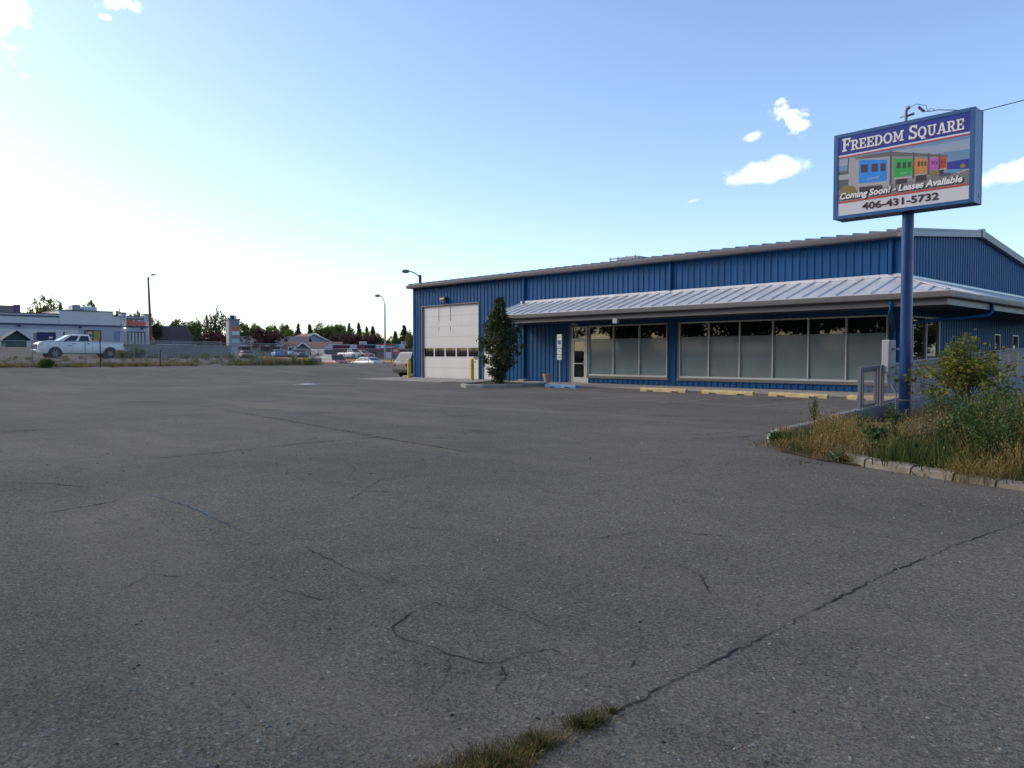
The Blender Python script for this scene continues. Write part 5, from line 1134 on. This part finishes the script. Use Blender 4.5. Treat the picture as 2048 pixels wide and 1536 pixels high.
# yard things in front of the shop
def yard(px, py, lx): y_, z_ = SW(px, py, lx); return y_, z_
lx = -84.0; (y0_, zt_2) = SW(11, 675, lx); y1_ = SW(53, 675, lx)[0]; zr_ = SW(37, 662, lx)[1]; gy_ = Hf(lx, y0_)
sh_ = thing('garden_shed', 'small dark green gabled shed in the yard of the shop', 'shed', lx, (y0_+y1_)/2); hw_ = (y1_-y0_)/2; hz_ = zt_2-gy_; hr_ = zr_-gy_
M_SHED = mat('shed_green', (.02, .055, .05), .75, var=.1)
MB().prism([(-hw_, -.3), (hw_, -.3), (hw_, hz_), (0, hr_-.06), (-hw_, hz_)], -2.2, 0, 'x').build('wall', M_SHED, sh_)
for s in (-1, 1): MB().add([(xx, yy, zz+dz) for xx in (-2.45, .35) for (yy, zz) in ((0, hr_), (s*(hw_+.35), hz_-.28)) for dz in (0, .07)], [(0, 1, 3, 2), (4, 6, 7, 5), (0, 4, 5, 1), (2, 3, 7, 6), (0, 2, 6, 4), (1, 5, 7, 3)]).build('roof_slope', mat('shed_roof', (.025, .045, .05), .7), sh_)
MB().box(.001, .03, -hw_*.4, hw_*.4, -.2, hz_*.8).build('door', mat('shed_door', (.025, .065, .055), .7), sh_)
lx = -85.5; y0_, zt_2 = SW(73, 664, lx); y1_ = SW(112, 664, lx)[0]; gy_ = Hf(lx, y0_)
dm_ = thing('dumpster', 'dark blue steel dumpster standing behind the white pickup', 'dumpster', lx, (y0_+y1_)/2); hw_ = (y1_-y0_)/2; hz_ = zt_2-gy_
M_DUMP = mat('dumpster_blue', (.018, .028, .12), .6, var=.2)
MB().prism([(-hw_*.94, .1), (hw_*.94, .1), (hw_, hz_-.12), (-hw_, hz_-.12)], -1.6, 0, 'x').build('bin', M_DUMP, dm_)
for s in (-.5, .5): MB().bev(-1.65, .05, s*hw_-hw_*.48, s*hw_+hw_*.48, hz_-.118, hz_, .04).build('lid', M_BLACK, dm_)
for k in range(5): yy = -hw_*.8+k*hw_*.4; MB().box(.001, .06, yy-.04, yy+.04, .2, hz_-.2).build('rib', M_DUMP, dm_)
MB().box(.062, .07, hw_*.25, hw_*.6, hz_*.6, hz_*.72).build('label', M_WHITE, dm_)
for s in (-1, 1):
    for xx in (-1.4, -.2): MB().lathe([(.1, -.04), (.1, .04)], c=(xx, s*hw_*.8, .0), n=10, axis='y').build('caster', M_BLACK, dm_)
# person standing behind the pickup
lx = -86.5; yp, ztop = SW(127.5, 663.5, lx); gp = Hf(lx, yp); hp_ = min(1.85, max(1.6, ztop-gp))
pe = thing('person', 'person in dark clothes standing behind the white pickup, near the dumpster', 'person', lx, yp, gp, PI/2); k = hp_/1.78
me = bpy.data.meshes.new('body'); J = [(0, 0, .95), (0, 0, 1.15), (0, 0, 1.38), (0, 0, 1.50), (.02, 0, 1.62), (.03, 0, 1.74), (0, .2, 1.42), (.02, .26, 1.15), (.12, .25, .92), (.15, .25, .84), (0, -.2, 1.42), (.03, -.26, 1.15), (.14, -.24, .93), (.17, -.24, .85), (0, .1, .88), (.03, .11, .48), (0, .11, .08), (.13, .12, .04), (0, -.1, .88), (.0, -.11, .48), (-.04, -.11, .08), (.09, -.12, .04)]
E_ = [(0, 1), (1, 2), (2, 3), (3, 4), (4, 5), (2, 6), (6, 7), (7, 8), (8, 9), (2, 10), (10, 11), (11, 12), (12, 13), (0, 14), (14, 15), (15, 16), (16, 17), (0, 18), (18, 19), (19, 20), (20, 21)]
RR = [.14, .14, .15, .06, .085, .07, .075, .05, .035, .03, .075, .05, .035, .03, .10, .065, .045, .04, .10, .065, .045, .04]
me.from_pydata([(p[0]*k, p[1]*k, p[2]*k) for p in J], E_, []); po = link('body', me, mat('dark_clothes', (.025, .022, .028), .85), pe)
sk = po.modifiers.new('Skin', 'SKIN'); lay = me.skin_vertices[0].data if me.skin_vertices else None
if lay is None:
    bm = bmesh.new(); bm.from_mesh(me); bm.verts.layers.skin.verify(); bm.to_mesh(me); bm.free(); lay = me.skin_vertices[0].data
for i, r_ in enumerate(RR): lay[i].radius = (r_*k, r_*k); lay[i].use_root = (i == 0)
sb = po.modifiers.new('Sub', 'SUBSURF'); sb.levels = 1; sb.render_levels = 2
MB().lathe([(.02, .10), (.085, .06), (.105, 0), (.10, -.05), (.05, -.1)][::-1], c=(.02*k, 0, 1.69*k), n=14).build('hair', mat('hair_dark', (.02, .015, .012), .7), pe, smooth=True)
MB().lathe([(.03, -.11), (.07, -.07), (.085, 0), (.07, .06), (.02, .09)], c=(.052*k, 0, 1.655*k), n=14).build('face', mat('skin', (.35, .2, .14), .6), pe, smooth=True)

# ================================================================= pylon, poles, lamps
x, y = PL(467, 86); zb_2 = Hf(x, y); py_ = thing('pylon_sign', 'tall grey tenant pylon sign with orange and white panels', 'sign', x, y, None, -.15)
def zY(py, Y): return CAM_H+(712-py)*Y/FPX
Ypy = 86; s_ = Ypy/FPX; Zt = zY(641, Ypy)-zb_2; wd_ = 21*s_/2
M_PYL = mat('pylon_grey', (.33, .32, .33), .8); M_PYLB = mat('pylon_cap', (.10, .13, .18), .6)
MB().box(-.45, .45, -wd_*.72, wd_*.72, -.3, zY(694, Ypy)-zb_2).build('plinth', mat('plinth_stone', (.40, .40, .42), .8), py_)
MB().box(-.6, .5, -wd_, wd_, zY(694, Ypy)-zb_2, Zt).build('column', M_PYL, py_)
MB().box(-.75, .62, -wd_*1.12, wd_*1.12, Zt, Zt+.16).build('cap', M_PYLB, py_)
MB().box(-.35, .2, -wd_*.45, wd_*.15, Zt+.161, zY(631, Ypy)-zb_2).build('top_box', M_BLACK, py_); MB().box(-.35, .22, wd_*.151, wd_*.6, Zt+.161, zY(631, Ypy)-zb_2).build('top_box', M_WHITE, py_)
for (t_, u_, m_) in ((644, 651, mat('pyl_blue', (.16, .20, .26), .5)), (653, 662, mat('pyl_orange', (.55, .13, .05), .5)), (663, 670, mat('pyl_white', (.55, .60, .64), .5)), (671, 677, mat('pyl_brown', (.25, .22, .22), .5)), (678.5, 686, mat('pyl_pale', (.42, .50, .52), .5))):
    MB().box(.501, .56, -wd_*.45, wd_*.95, zY(u_, Ypy)-zb_2, zY(t_, Ypy)-zb_2).build('tenant_panel', m_, py_)
x, y = PL(303.5, 92); zb_2 = Hf(x, y); ps = thing('light_pole', 'tall reddish wooden light pole at the corner of the white shop', 'lamp post', x, y); zt_2 = zY(555, 92)-zb_2
MB().tube([(0, 0, -.3), (-.02, -.1, zt_2*.5), (-.05, -.22, zt_2)], [.19, .15, .10], 10).build('pole', mat('red_wood', (.20, .07, .05), .85, var=.2), ps)
MB().tube([(-.05, -.22, zt_2-.3), (.1, .0, zt_2+.1), (.2, .3, zt_2+.25)], .03, 6).build('arm', M_STEEL, ps); MB().prism([(0, zt_2+.22), (.55, zt_2+.2), (.5, zt_2+.36), (.1, zt_2+.38)], .0, .3, 'x').build('lamp_head', mat('lamp_grey', (.15, .15, .16), .5), ps)
def street_lamp(px, Y, ybase, ptop, arm, label, pm, r0, r1):
    x, y = PL(px, Y); zb_ = Hf(x, y); t = thing('street_lamp', label, 'lamp post', x, y); t.rotation_euler = (0, 0, 0); sc = Y/FPX; z1_ = zY(ptop, Y)-zb_
    MB().tube([(0, 0, -.3), (0, 0, z1_)], [r0, r1], 12).build('pole', pm, t, smooth=True)
    pts = [(a_*sc, 0, zY(b_, Y)-zb_) for a_, b_ in arm]; MB().tube(pts, .055, 8).build('arm', M_STEEL, t, smooth=True)
    e_ = pts[-1]; MB().lathe([(.04, -.3), (.16, -.2), (.2, .15), (.12, .4), (.03, .45)], c=(e_[0]-.1, 0, e_[2]), n=10, axis='x').build('lamp_head', mat('lamp_grey', (.15, .15, .16), .5), t)
street_lamp(770.5, 104, 722, 607, [(-.2, 606), (-3, 599), (-6, 594), (-10, 592), (-14, 592)], 'slender grey street lamp with curved arm by the mansard shop', M_STEEL, .14, .09)
street_lamp(841, 76, 0, 551, [(-.5, 556), (-4, 552), (-10, 547), (-18, 544), (-28, 543.5)], 'wooden street lamp rising behind the roof of the blue building', mat('dark_wood', (.06, .055, .05), .85), .17, .14)
# stop sign
x, y = PL(792, 84); zb_ = Hf(x, y); t = thing('stop_sign', 'red octagonal stop sign on a post past the crest', 'sign', x, y); t.rotation_euler = (0, 0, -.35); zc_ = zY(701, 84)-zb_
MB().bev(-.03, .03, 0, .05, -.2, zc_+.3, .005).build('post', M_STEEL, t)
MB().prism([(.40*math.cos(PI/8+k*PI/4), zc_+.40*math.sin(PI/8+k*PI/4)) for k in range(8)], -.03, -.002, 'y').build('plate', mat('stop_red', (.42, .03, .04), .4), t)
stand_text('STOP', -.27, .27, zc_-.11, -.034, M_WHITE, 'lettering', t, .03, 0, .22)
# storm drain glint on the lot
q = GP(614, 769); t = thing('drain_cover', 'round pale drain cover set in the asphalt', 'drain', q[0], q[1], Hf(q[0], q[1])+.003)
MB().lathe([(.62, 0), (.62, .008)], n=24).build('collar', M_CONC, t); MB().lathe([(.33, .009), (.33, .02), (.30, .024)], n=24).build('lid', mat('worn_iron', (.55, .55, .55), .3, metal=.9), t)

# ================================================================= houses and shop on the far side
def house(name, label, px, Y, wd_, dp_, wallh, roofh, wm, rm, rot, ridge='y', base=718, ov=.45, win=(), gable_m=None):
    x, y = PL(px, Y); zb_ = zY(base, Y); t = thing(name, label, 'house', x, y, zb_, 0); t.rotation_euler = (0, 0, rot)
    hx, hy = wd_/2, dp_/2
    MB().box(-hx, hx, -hy, hy, -1.2, wallh).build('wall', wm, t)
    gm = gable_m or wm
    if ridge == 'y':     # gable faces the viewer
        MB().prism([(-hx, wallh), (hx, wallh), (0, wallh+roofh)], -hy, hy, 'y').build('gable', gm, t)
        for s in (-1, 1):
            e = (s*(hx+ov), wallh-ov*roofh/hx); MB().add([(xx, yy, zz+dz) for yy in (-hy-ov, hy+ov) for (xx, zz) in ((0, wallh+roofh), e) for dz in (.02, .16)], [(0, 1, 3, 2), (4, 6, 7, 5), (0, 4, 5, 1), (2, 3, 7, 6), (0, 2, 6, 4), (1, 5, 7, 3)]).build('roof_slope', rm, t)
            MB().bar((0, -hy-ov-.03, wallh+roofh+.06), (e[0], -hy-ov-.03, e[1]+.06), .05, .22).build('barge_board', M_WHITE, t)
    else:
        MB().prism([(-hy, wallh), (hy, wallh), (0, wallh+roofh)], -hx, hx, 'x').build('gable', gm, t)
        for s in (-1, 1):
            e = (s*(hy+ov), wallh-ov*roofh/hy); MB().add([(xx, yy, zz+dz) for xx in (-hx-ov, hx+ov) for (yy, zz) in ((0, wallh+roofh), e) for dz in (.02, .16)], [(0, 1, 3, 2), (4, 6, 7, 5), (0, 4, 5, 1), (2, 3, 7, 6), (0, 2, 6, 4), (1, 5, 7, 3)]).build('roof_slope', rm, t)
        MB().box(-hx-ov, hx+ov, -hy-ov-.12, -hy-ov, wallh-ov*roofh/hy-.06, wallh-ov*roofh/hy+.14).build('eaves_board', M_WHITE, t)
    for (wx_, wz_, ww, hh) in win:
        f = MB().box(wx_-ww/2-.08, wx_+ww/2+.08, -hy-.05, -hy-.001, wz_-.08, wz_+hh+.08).build('window', M_WHITE, t); MB().box(wx_-ww/2, wx_+ww/2, -hy-.06, -hy-.051, wz_, wz_+hh).build('pane', M_CARG, f)
    return t
RB = mat('roof_brown', (.17, .10, .075), .9, var=.15, vscale=2); RG = mat('roof_grey', (.09, .085, .10), .9, var=.15, vscale=2); RD = mat('roof_dark', (.055, .045, .045), .9, var=.15)
WY = mat('wall_cream', (.36, .34, .24), .9); WG = mat('wall_grey', (.33, .34, .38), .9); WM = mat('wall_mint', (.36, .42, .36), .9)
house('cottage', 'dark roofed house with a cream gable behind the retaining wall', 338, 112, 4.6, 5.6, .5, 2.3, WY, RD, .75, 'x', 693)
house('bungalow', 'low grey-roofed bungalow with pale mint walls beyond the street', 525, 148, 17, 9, 1.9, 1.6, WM, RG, .12, 'x', 711, win=((3.5, .6, 1.2, 1.0), (-2, .5, 1.6, 1.1)))
house('gabled_house', 'two-storey house with brown roof and grey gable among the trees', 613, 160, 7.6, 10, 3.1, 1.7, WG, RB, .55, 'y', 716, win=((1.5, .4, 1, 1.1),), gable_m=WG)
house('porch_house', 'low cream house with small porch gable and brown roof', 628, 142, 9.5, 8, 1.5, 1.4, WY, RB, .15, 'x', 717, win=((-1.6, .5, .7, .7), (.3, .5, .5, .6)))
x, y = PL(606, 136); t = house('porch_gable', 'small white-edged porch gable in front of the cream house', 607, 136.0, 2.6, 2.0, 1.75, .95, WY, RB, .2, 'y', 717, .3, gable_m=mat('gable_dark', (.06, .05, .05), .9))
# mansard shop
x, y = PL(745, 136); zb_ = zY(722, 136); ms = thing('mansard_shop', 'long low shop with white mansard roof, red fascia and signs', 'building', x, y, zb_); ms.rotation_euler = (0, 0, .10)
L2 = 8.4; zf = zY(699, 136)-zb_; zt_2 = zY(689, 136)-zb_
M_MAN = mat('mansard_white', (.52, .53, .56), .7, var=.05); M_RED = mat('shop_red', (.38, .045, .045), .7)
MB().box(-L2+1, L2-.2, 0, 8, -1.2, zf-.001).build('wall', mat('shop_wall', (.15, .09, .08), .9, var=.2), ms)
MB().prism([(-L2, zf+.15), (-L2+.95, zt_2), (L2, zt_2), (L2, zf+.15)], -.25, 8.2, 'y').build('mansard', M_MAN, ms)
MB().box(-L2+.4, L2, -.32, -.26, zf-.05, zf+.16).build('fascia', M_RED, ms)
for (a_, b_, m_) in ((-3.5, -2.2, M_WHITE), (-.6, .7, M_CARG), (2.2, 3.4, M_WHITE), (4.4, 6.6, mat('shop_pale', (.35, .35, .36), .8)), (-6, -4.8, M_CARG)): MB().box(a_, b_, -.08, -.002, -.2, zf-.45).build('shop_window', m_, ms)
def msx(px): return (px-745)/FPX*136
for (a_, b_, t_, u_, m_, nm) in ((668, 701, 690.5, 696.5, mat('sign_dark_red', (.10, .012, .02), .6), 'sign_panel'), (715, 728, 689, 697, mat('sign_magenta', (.22, .03, .07), .6), 'sign_panel'), (729, 752, 690, 697, mat('sign_black', (.03, .015, .02), .6), 'sign_panel'), (788.5, 798, 688, 698, mat('sign_teal', (.08, .30, .30), .6), 'sign_panel'), (760, 789, 687.8, 699, mat('sign_red_frame', (.50, .05, .05), .6), 'sign_panel')):
    MB().box(msx(a_), msx(b_), -.40, -.33, zY(u_, 136)-zb_, zY(t_, 136)-zb_).build(nm, m_, ms)
MB().box(msx(771), msx(787.5), -.44, -.401, zY(697, 136)-zb_, zY(690.5, 136)-zb_).build('sign_panel', M_BLACK, ms)
MB().box(msx(761.5), msx(769), -.44, -.401, zY(696, 136)-zb_, zY(690.5, 136)-zb_).build('sign_panel', M_WHITE, ms)
stand_text('CASH', msx(772), msx(786.8), zY(696.2, 136)-zb_, -.445, M_WHITE, 'lettering', ms, .03, 0, 5*136/FPX)
MB().bev(msx(717), msx(731), 2, 3.2, zt_2, zY(682.5, 136)-zb_, .05).build('rooftop_unit', mat('unit_tan', (.33, .30, .28), .7), ms)
# flat white shop behind the blue building's end
x, y = PL(812, 150); zb_ = zY(712, 150); wsx = thing('flat_shop', 'flat-roofed white building past the stop sign', 'building', x, y, zb_); wsx.rotation_euler = (0, 0, .05)
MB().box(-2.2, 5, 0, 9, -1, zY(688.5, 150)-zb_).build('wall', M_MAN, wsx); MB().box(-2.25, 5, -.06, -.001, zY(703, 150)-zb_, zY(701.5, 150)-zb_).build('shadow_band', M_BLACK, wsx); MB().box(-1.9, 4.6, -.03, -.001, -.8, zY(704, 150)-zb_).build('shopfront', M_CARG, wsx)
MB().bev(-1.2, 1.6, 3, 5, zY(688.5, 150)-zb_, zY(682, 150)-zb_, .08).build('rooftop_unit', M_STEEL, wsx)
# yellow-painted kerb of the far street
yk = bpy.data.objects.new('street_kerb', None); COL.objects.link(yk); yk.location = P0; yk.rotation_euler = (0, 0, TH); structure(yk); M_KY = mat('kerb_yellow', (.55, .28, .04), .8, var=.15)
for i in range(16):
    xa, xb_ = -60-4.5*i, -64.49-4.5*i; za, zc2 = Hf(xa, 28.3), Hf(xb_, 28.3); MB().add([(xx, yy, zz+dz) for (xx, zz) in ((xa, za), (xb_, zc2)) for yy in (28.05, 28.35) for dz in (-.15, .2)], [(0, 1, 3, 2), (4, 6, 7, 5), (0, 4, 5, 1), (2, 3, 7, 6), (0, 2, 6, 4), (1, 5, 7, 3)]).build('kerb_stone', M_KY, yk)

# ================================================================= far trees
def crown_mesh(seed, kind):
    random.seed(seed); global rng; rng = np.random.default_rng(seed); c = []
    if kind == 'round':
        lobes = [(random.gauss(0, .24), random.gauss(0, .24), random.uniform(.42, .86), random.uniform(.15, .30)) for _ in range(11)]
        for (a, b, z, r) in lobes:
            for _ in range(16):
                u = np.array([random.gauss(0, 1) for _ in range(3)]); u /= np.linalg.norm(u); c.append((a+u[0]*r, b+u[1]*r, max(.16, z+u[2]*r*.8)))
        V, F = leaf_cloud(c, 26, .036, .055)
    elif kind == 'willow':
        for _ in range(75):
            a = random.uniform(0, 2*PI); r = .45*math.sqrt(random.random()); h = random.uniform(.45, 1.0)*(1-.25*(r/.45))
            for j in range(8): c.append((r*math.cos(a)+random.gauss(0, .012), r*math.sin(a)+random.gauss(0, .012), h-.035*j))
        V, F = leaf_cloud(c, 7, .016, .045)
    else:
        n = 26
        for i in range(n):
            t = i/(n-1); z = .10+.88*t; r = .30*(1-t)**.85+.012
            for k in range(int(5+12*(1-t))):
                a = random.uniform(0, 2*PI); L_ = r*random.uniform(.7, 1.1)
                for f in (.35, .65, .95): c.append((L_*f*math.cos(a), L_*f*math.sin(a), z-.05*f))
        V, F = leaf_cloud(c, 9, .018, .04)
    return V, F
def tree_meshes(kind, seeds):
    r = []
    for s in seeds:
        V, F = crown_mesh(s, kind); me = bpy.data.meshes.new('crown'); me.from_pydata(V.tolist(), [], F.tolist()); me.update(); me.materials.append(None); r.append(me)
    return r
CR = {'round': tree_meshes('round', (1, 2, 3, 4)), 'willow': tree_meshes('willow', (5,)), 'conifer': tree_meshes('conifer', (6, 7))}
tm = MB(); tm.tube([(0, 0, -.05), (.01, 0, .25), (-.01, .01, .55), (0, 0, .8)], [.028, .02, .012, .004], 7)
for k in range(6): a = k*1.05; tm.tube([(0, 0, .22+.06*k), (.14*math.cos(a), .14*math.sin(a), .42+.06*k), (.24*math.cos(a), .24*math.sin(a), .55+.06*k)], [.011, .007, .003], 5)
tro = tm.build('trunk', M_BARK); TRUNK = tro.data; bpy.data.objects.remove(tro)
def lm(n, cs): return mat('leaf_'+n, cs[0], .65, island=cs, trans=.45, spec=.2)
LM = {'dark': lm('dark', [(.03, .052, .022), (.048, .075, .026), (.07, .10, .032)]), 'mid': lm('mid', [(.055, .09, .026), (.085, .125, .032), (.12, .16, .045)]), 'light': lm('light', [(.10, .13, .032), (.14, .17, .04), (.18, .20, .05)]),
      'plum': lm('plum', [(.045, .02, .022), (.065, .028, .03), (.085, .045, .038)]), 'spruce': lm('spruce', [(.032, .05, .038), (.048, .068, .05), (.065, .088, .066)]), 'gold': lm('gold', [(.13, .115, .03), (.19, .16, .045), (.14, .11, .035)])}
random.seed(11)
def far_tree(px, top, wpx, Y, shape, colr, label, base=None, grp=None):
    x, y = PL(px, Y); zb_ = max(Hf(x, y), -.2) if base is None else base; h_ = zY(top, Y)-zb_
    t = thing('pine_tree' if shape == 'conifer' else 'tree', label, 'tree', x, y, zb_, random.random()*6, grp)
    me = random.choice(CR[shape]); wf = wpx*Y/FPX/({'round': .9, 'willow': .9, 'conifer': .36}[shape])
    cr = bpy.data.objects.new('crown', me); COL.objects.link(cr); cr.parent = t; cr.scale = (wf, wf, h_); cr.material_slots[0].link = 'OBJECT'; cr.material_slots[0].material = LM[colr]
    tk = bpy.data.objects.new('trunk', TRUNK); COL.objects.link(tk); tk.parent = t; tk.scale = (h_*.75, h_*.75, h_)
TREES = [
 (95, 601, 46, 130, 'round', 'gold', 'yellowing tree rising above the flat roof of the white shop', 1.5), (74, 612, 24, 132, 'round', 'gold', 'small yellowing tree above the shop roof next to a bigger one', 1.5), (172, 609, 34, 140, 'round', 'mid', 'green tree behind the white rooftop unit of the shop', 1.5),
 (126, 614, 26, 140, 'round', 'gold', 'low tree behind the shop parapet between two rooftop units', 1.5), (237, 624, 26, 135, 'round', 'mid', 'low tree behind the shop roof beside a pier', 1.5), (266, 623, 26, 135, 'round', 'dark', 'tree peeping above the orange lettering', 1.5),
 (312, 640, 34, 108, 'round', 'dark', 'dark tree against the corner of the white shop', 1.8), (345, 649, 40, 150, 'round', 'mid', 'green tree behind the dark roofed cottage', 1.2), (378, 640, 48, 130, 'round', 'mid', 'bushy green tree beside the dark roofed cottage', 1.0),
 (395, 638, 26, 150, 'round', 'dark', 'dark round tree left of the willow', 1.0), (437, 609, 66, 118, 'willow', 'dark', 'tall ragged willow-like tree behind the pylon sign', .9), (420, 668, 60, 112, 'round', 'plum', 'purple-leaved tree at the foot of the willow', .9), (452, 664, 40, 110, 'round', 'plum', 'purple-leaved tree right behind the pylon sign', .9),
 (490, 649, 42, 150, 'round', 'mid', 'green tree just past the pylon sign', .9), (513, 647, 28, 190, 'round', 'mid', 'slender green tree behind the purple tree', .9), (527, 660, 56, 138, 'round', 'plum', 'broad purple-leaved tree over the grey bungalow roof', .9), (545, 650, 44, 185, 'round', 'mid', 'green tree beyond the grey bungalow', .9),
 (567, 652, 40, 175, 'round', 'mid', 'rounded green tree over the bungalow chimney', .9), (576, 661, 26, 165, 'round', 'light', 'light green tree beside the gabled house', .9), (597, 647, 20, 210, 'conifer', 'spruce', 'blue-green spruce behind the gabled house', .9), (620, 648, 24, 205, 'conifer', 'dark', 'dark conifer over the ridge of the gabled house', .9),
 (610, 667, 44, 190, 'round', 'light', 'light green tree between the two conifers', .9), (652, 648, 46, 185, 'round', 'mid', 'big green tree right of the gabled house', .9), (668, 650, 34, 195, 'round', 'mid', 'tall green tree behind the mansard shop roof end', .9), (688, 655, 40, 190, 'round', 'mid', 'green tree above the dark red shop sign', .9),
 (690, 666, 50, 150, 'round', 'plum', 'purple-leaved tree before the mansard roof', .7), (699, 646, 18, 215, 'conifer', 'spruce', 'narrow spruce above the purple tree', .9), (718, 645, 20, 215, 'conifer', 'spruce', 'tall pointed spruce between the purple trees', .9), (734, 653, 18, 220, 'conifer', 'spruce', 'thin spruce behind the second purple tree', .9),
 (746, 652, 22, 220, 'conifer', 'dark', 'dark conifer left of the grey street lamp', .9), (740, 667, 34, 150, 'round', 'plum', 'small purple-leaved tree standing in front of the shop signs', .7), (722, 668, 40, 200, 'round', 'light', 'light green tree low between the spruces', .9),
 (776, 672, 28, 200, 'round', 'mid', 'green tree right behind the grey street lamp', .9), (791, 662, 20, 205, 'conifer', 'spruce', 'short spruce right of the street lamp', .9), (809, 650, 28, 200, 'conifer', 'dark', 'broad dark conifer near the blue building', .9), (826, 662, 28, 190, 'round', 'dark', 'dark tree touching the edge of the blue building', .9), (818, 674, 16, 128, 'round', 'gold', 'thin yellowing tree at the edge of the blue building', .5),
 (635, 672, 60, 230, 'round', 'dark', 'distant dark tree mass behind the gabled house', .9), (560, 668, 60, 230, 'round', 'dark', 'distant dark trees behind the bungalow', .9), (760, 682, 60, 230, 'round', 'dark', 'distant dark trees behind the street lamp', .9), (700, 678, 70, 235, 'round', 'dark', 'distant dark trees behind the mansard shop', .9), (495, 668, 50, 200, 'round', 'dark', 'dark trees behind the dark red hatchback', .9), (840, 668, 50, 230, 'round', 'dark', 'distant trees hidden behind the blue building', .9), (355, 664, 60, 200, 'round', 'dark', 'distant dark trees behind the cottage', .9)]
for (px, top, wpx, Y, shp, colr, lab, bs) in TREES: far_tree(px, top, wpx, Y, shp, colr, lab, bs)
SPOTS = [(-190+i*6.6, -60) for i in range(31)]+[(-118+i*6.6, -49) for i in range(25)]+[(16+i*8, 82+i*3) for i in range(6)]  # all out of frame; nearer tall row added to darken wall under canopy
for (a_, b_) in SPOTS:
    lx_ = a_+random.uniform(-1.5, 1.5); ly_ = b_+random.uniform(-4, 4); h_ = random.uniform(14, 17) if b_ == -49 else random.uniform(8, 11.5) if b_ < 0 else random.uniform(6, 8); cl_ = random.choice(('dark', 'dark', 'mid'))
    t = thing('tree', 'roadside tree added out of frame, mirrored in the storefront glass and screening the low sky', 'tree', lx_, ly_, None, random.random()*6, 'roadside trees mirrored in the storefront')
    cr = bpy.data.objects.new('crown', random.choice(CR['round'])); COL.objects.link(cr); cr.parent = t; cr.scale = (11, 11, h_); cr.material_slots[0].link = 'OBJECT'; cr.material_slots[0].material = LM[cl_]
    tk = bpy.data.objects.new('trunk', TRUNK); COL.objects.link(tk); tk.parent = t; tk.scale = (h_*.75, h_*.75, h_)
# ---- rough weeds along the fence
random.seed(3); dv, df_, gv, gf = [], [], [], []
for i in range(900):
    ly = random.uniform(-34, 3.5); lx = random.gauss(-47.6, .7)+(random.uniform(-3, 0) if random.random() < .35 else 0)
    if -7.2 < ly < -4.6 and lx > -49: continue
    h_ = random.uniform(.14, .34)+(.45*float(sm(-3.5, -1.5, ly))*float(sm(4, 2, ly)))*random.uniform(.3, 1)
    if random.random() < (.55 if ly > -4.5 else .3): blades(gv, gf, lx, ly, Hf(lx, ly)-.02, 26, .3, h_*1.15, .014, .45)
    else: blades(dv, df_, lx, ly, Hf(lx, ly)-.02, 26, .3, h_, .012, .5, .2, .03)
for i in range(330):
    lx = random.uniform(-66.8, -48.5); ly = random.uniform(-30, 4); 
    if -63.5 < lx < -59 and ly < -7: continue
    h_ = random.uniform(.06, .3)
    if ly > -6: h_ *= 2.2
    (blades(gv, gf, lx, ly, Hf(lx, ly)-.02, 30, .35, h_, .016, .5) if random.random() < (.7 if ly > -6 else .35) else blades(dv, df_, lx, ly, Hf(lx, ly)-.02, 28, .35, h_*.8, .014, .5))
for i in range(220):
    ly = random.uniform(2, 22); lx = random.gauss(-53.3, .6); blades(dv, df_, lx, ly, Hf(lx, ly)-.02, 16, .3, random.uniform(.03, .10), .012, .6)
tag(raw('fence_grass', dv, df_, M_DRY, **BASE), 'dry grass along the chain-link fence and yard', 'grass', kind='stuff')
tag(raw('fence_weeds', gv, gf, M_GRN, **BASE), 'green weeds along the chain-link fence and yard', 'weeds', kind='stuff')
for (px, Y, r_, h_, lab) in ((275, 64, .8, .75, 'rounded dark green bush behind the chain-link fence near the pickup tailgate'), (245, 63, .55, .6, 'low brownish bush by the rear wheel of the pickup'), (490, 68, .35, .28, 'small dark tuft on the crest near the pylon sign'), (93, 49.5, .45, .5, 'low green weed clump at the lot edge before the pickup')):
    x, y = PL(px, Y); t = thing('bush', lab, 'bush', x, y); c = [(random.gauss(0, r_*.42), random.gauss(0, r_*.42), h_*random.uniform(.1, .95)) for _ in range(70)]
    V, F = leaf_cloud(c, 22, r_*.13, .11); link('foliage', leaf_mesh('foliage', V, F, LM['mid'] if 'brown' not in lab else LM['gold']), None, t)
    s = MB(); [s.tube([(0, 0, -.1), (p[0]*.6, p[1]*.6, p[2]*.6), p], [.02, .012, .004], 4) for p in c[:12]]; s.build('stems', M_BARK, t)
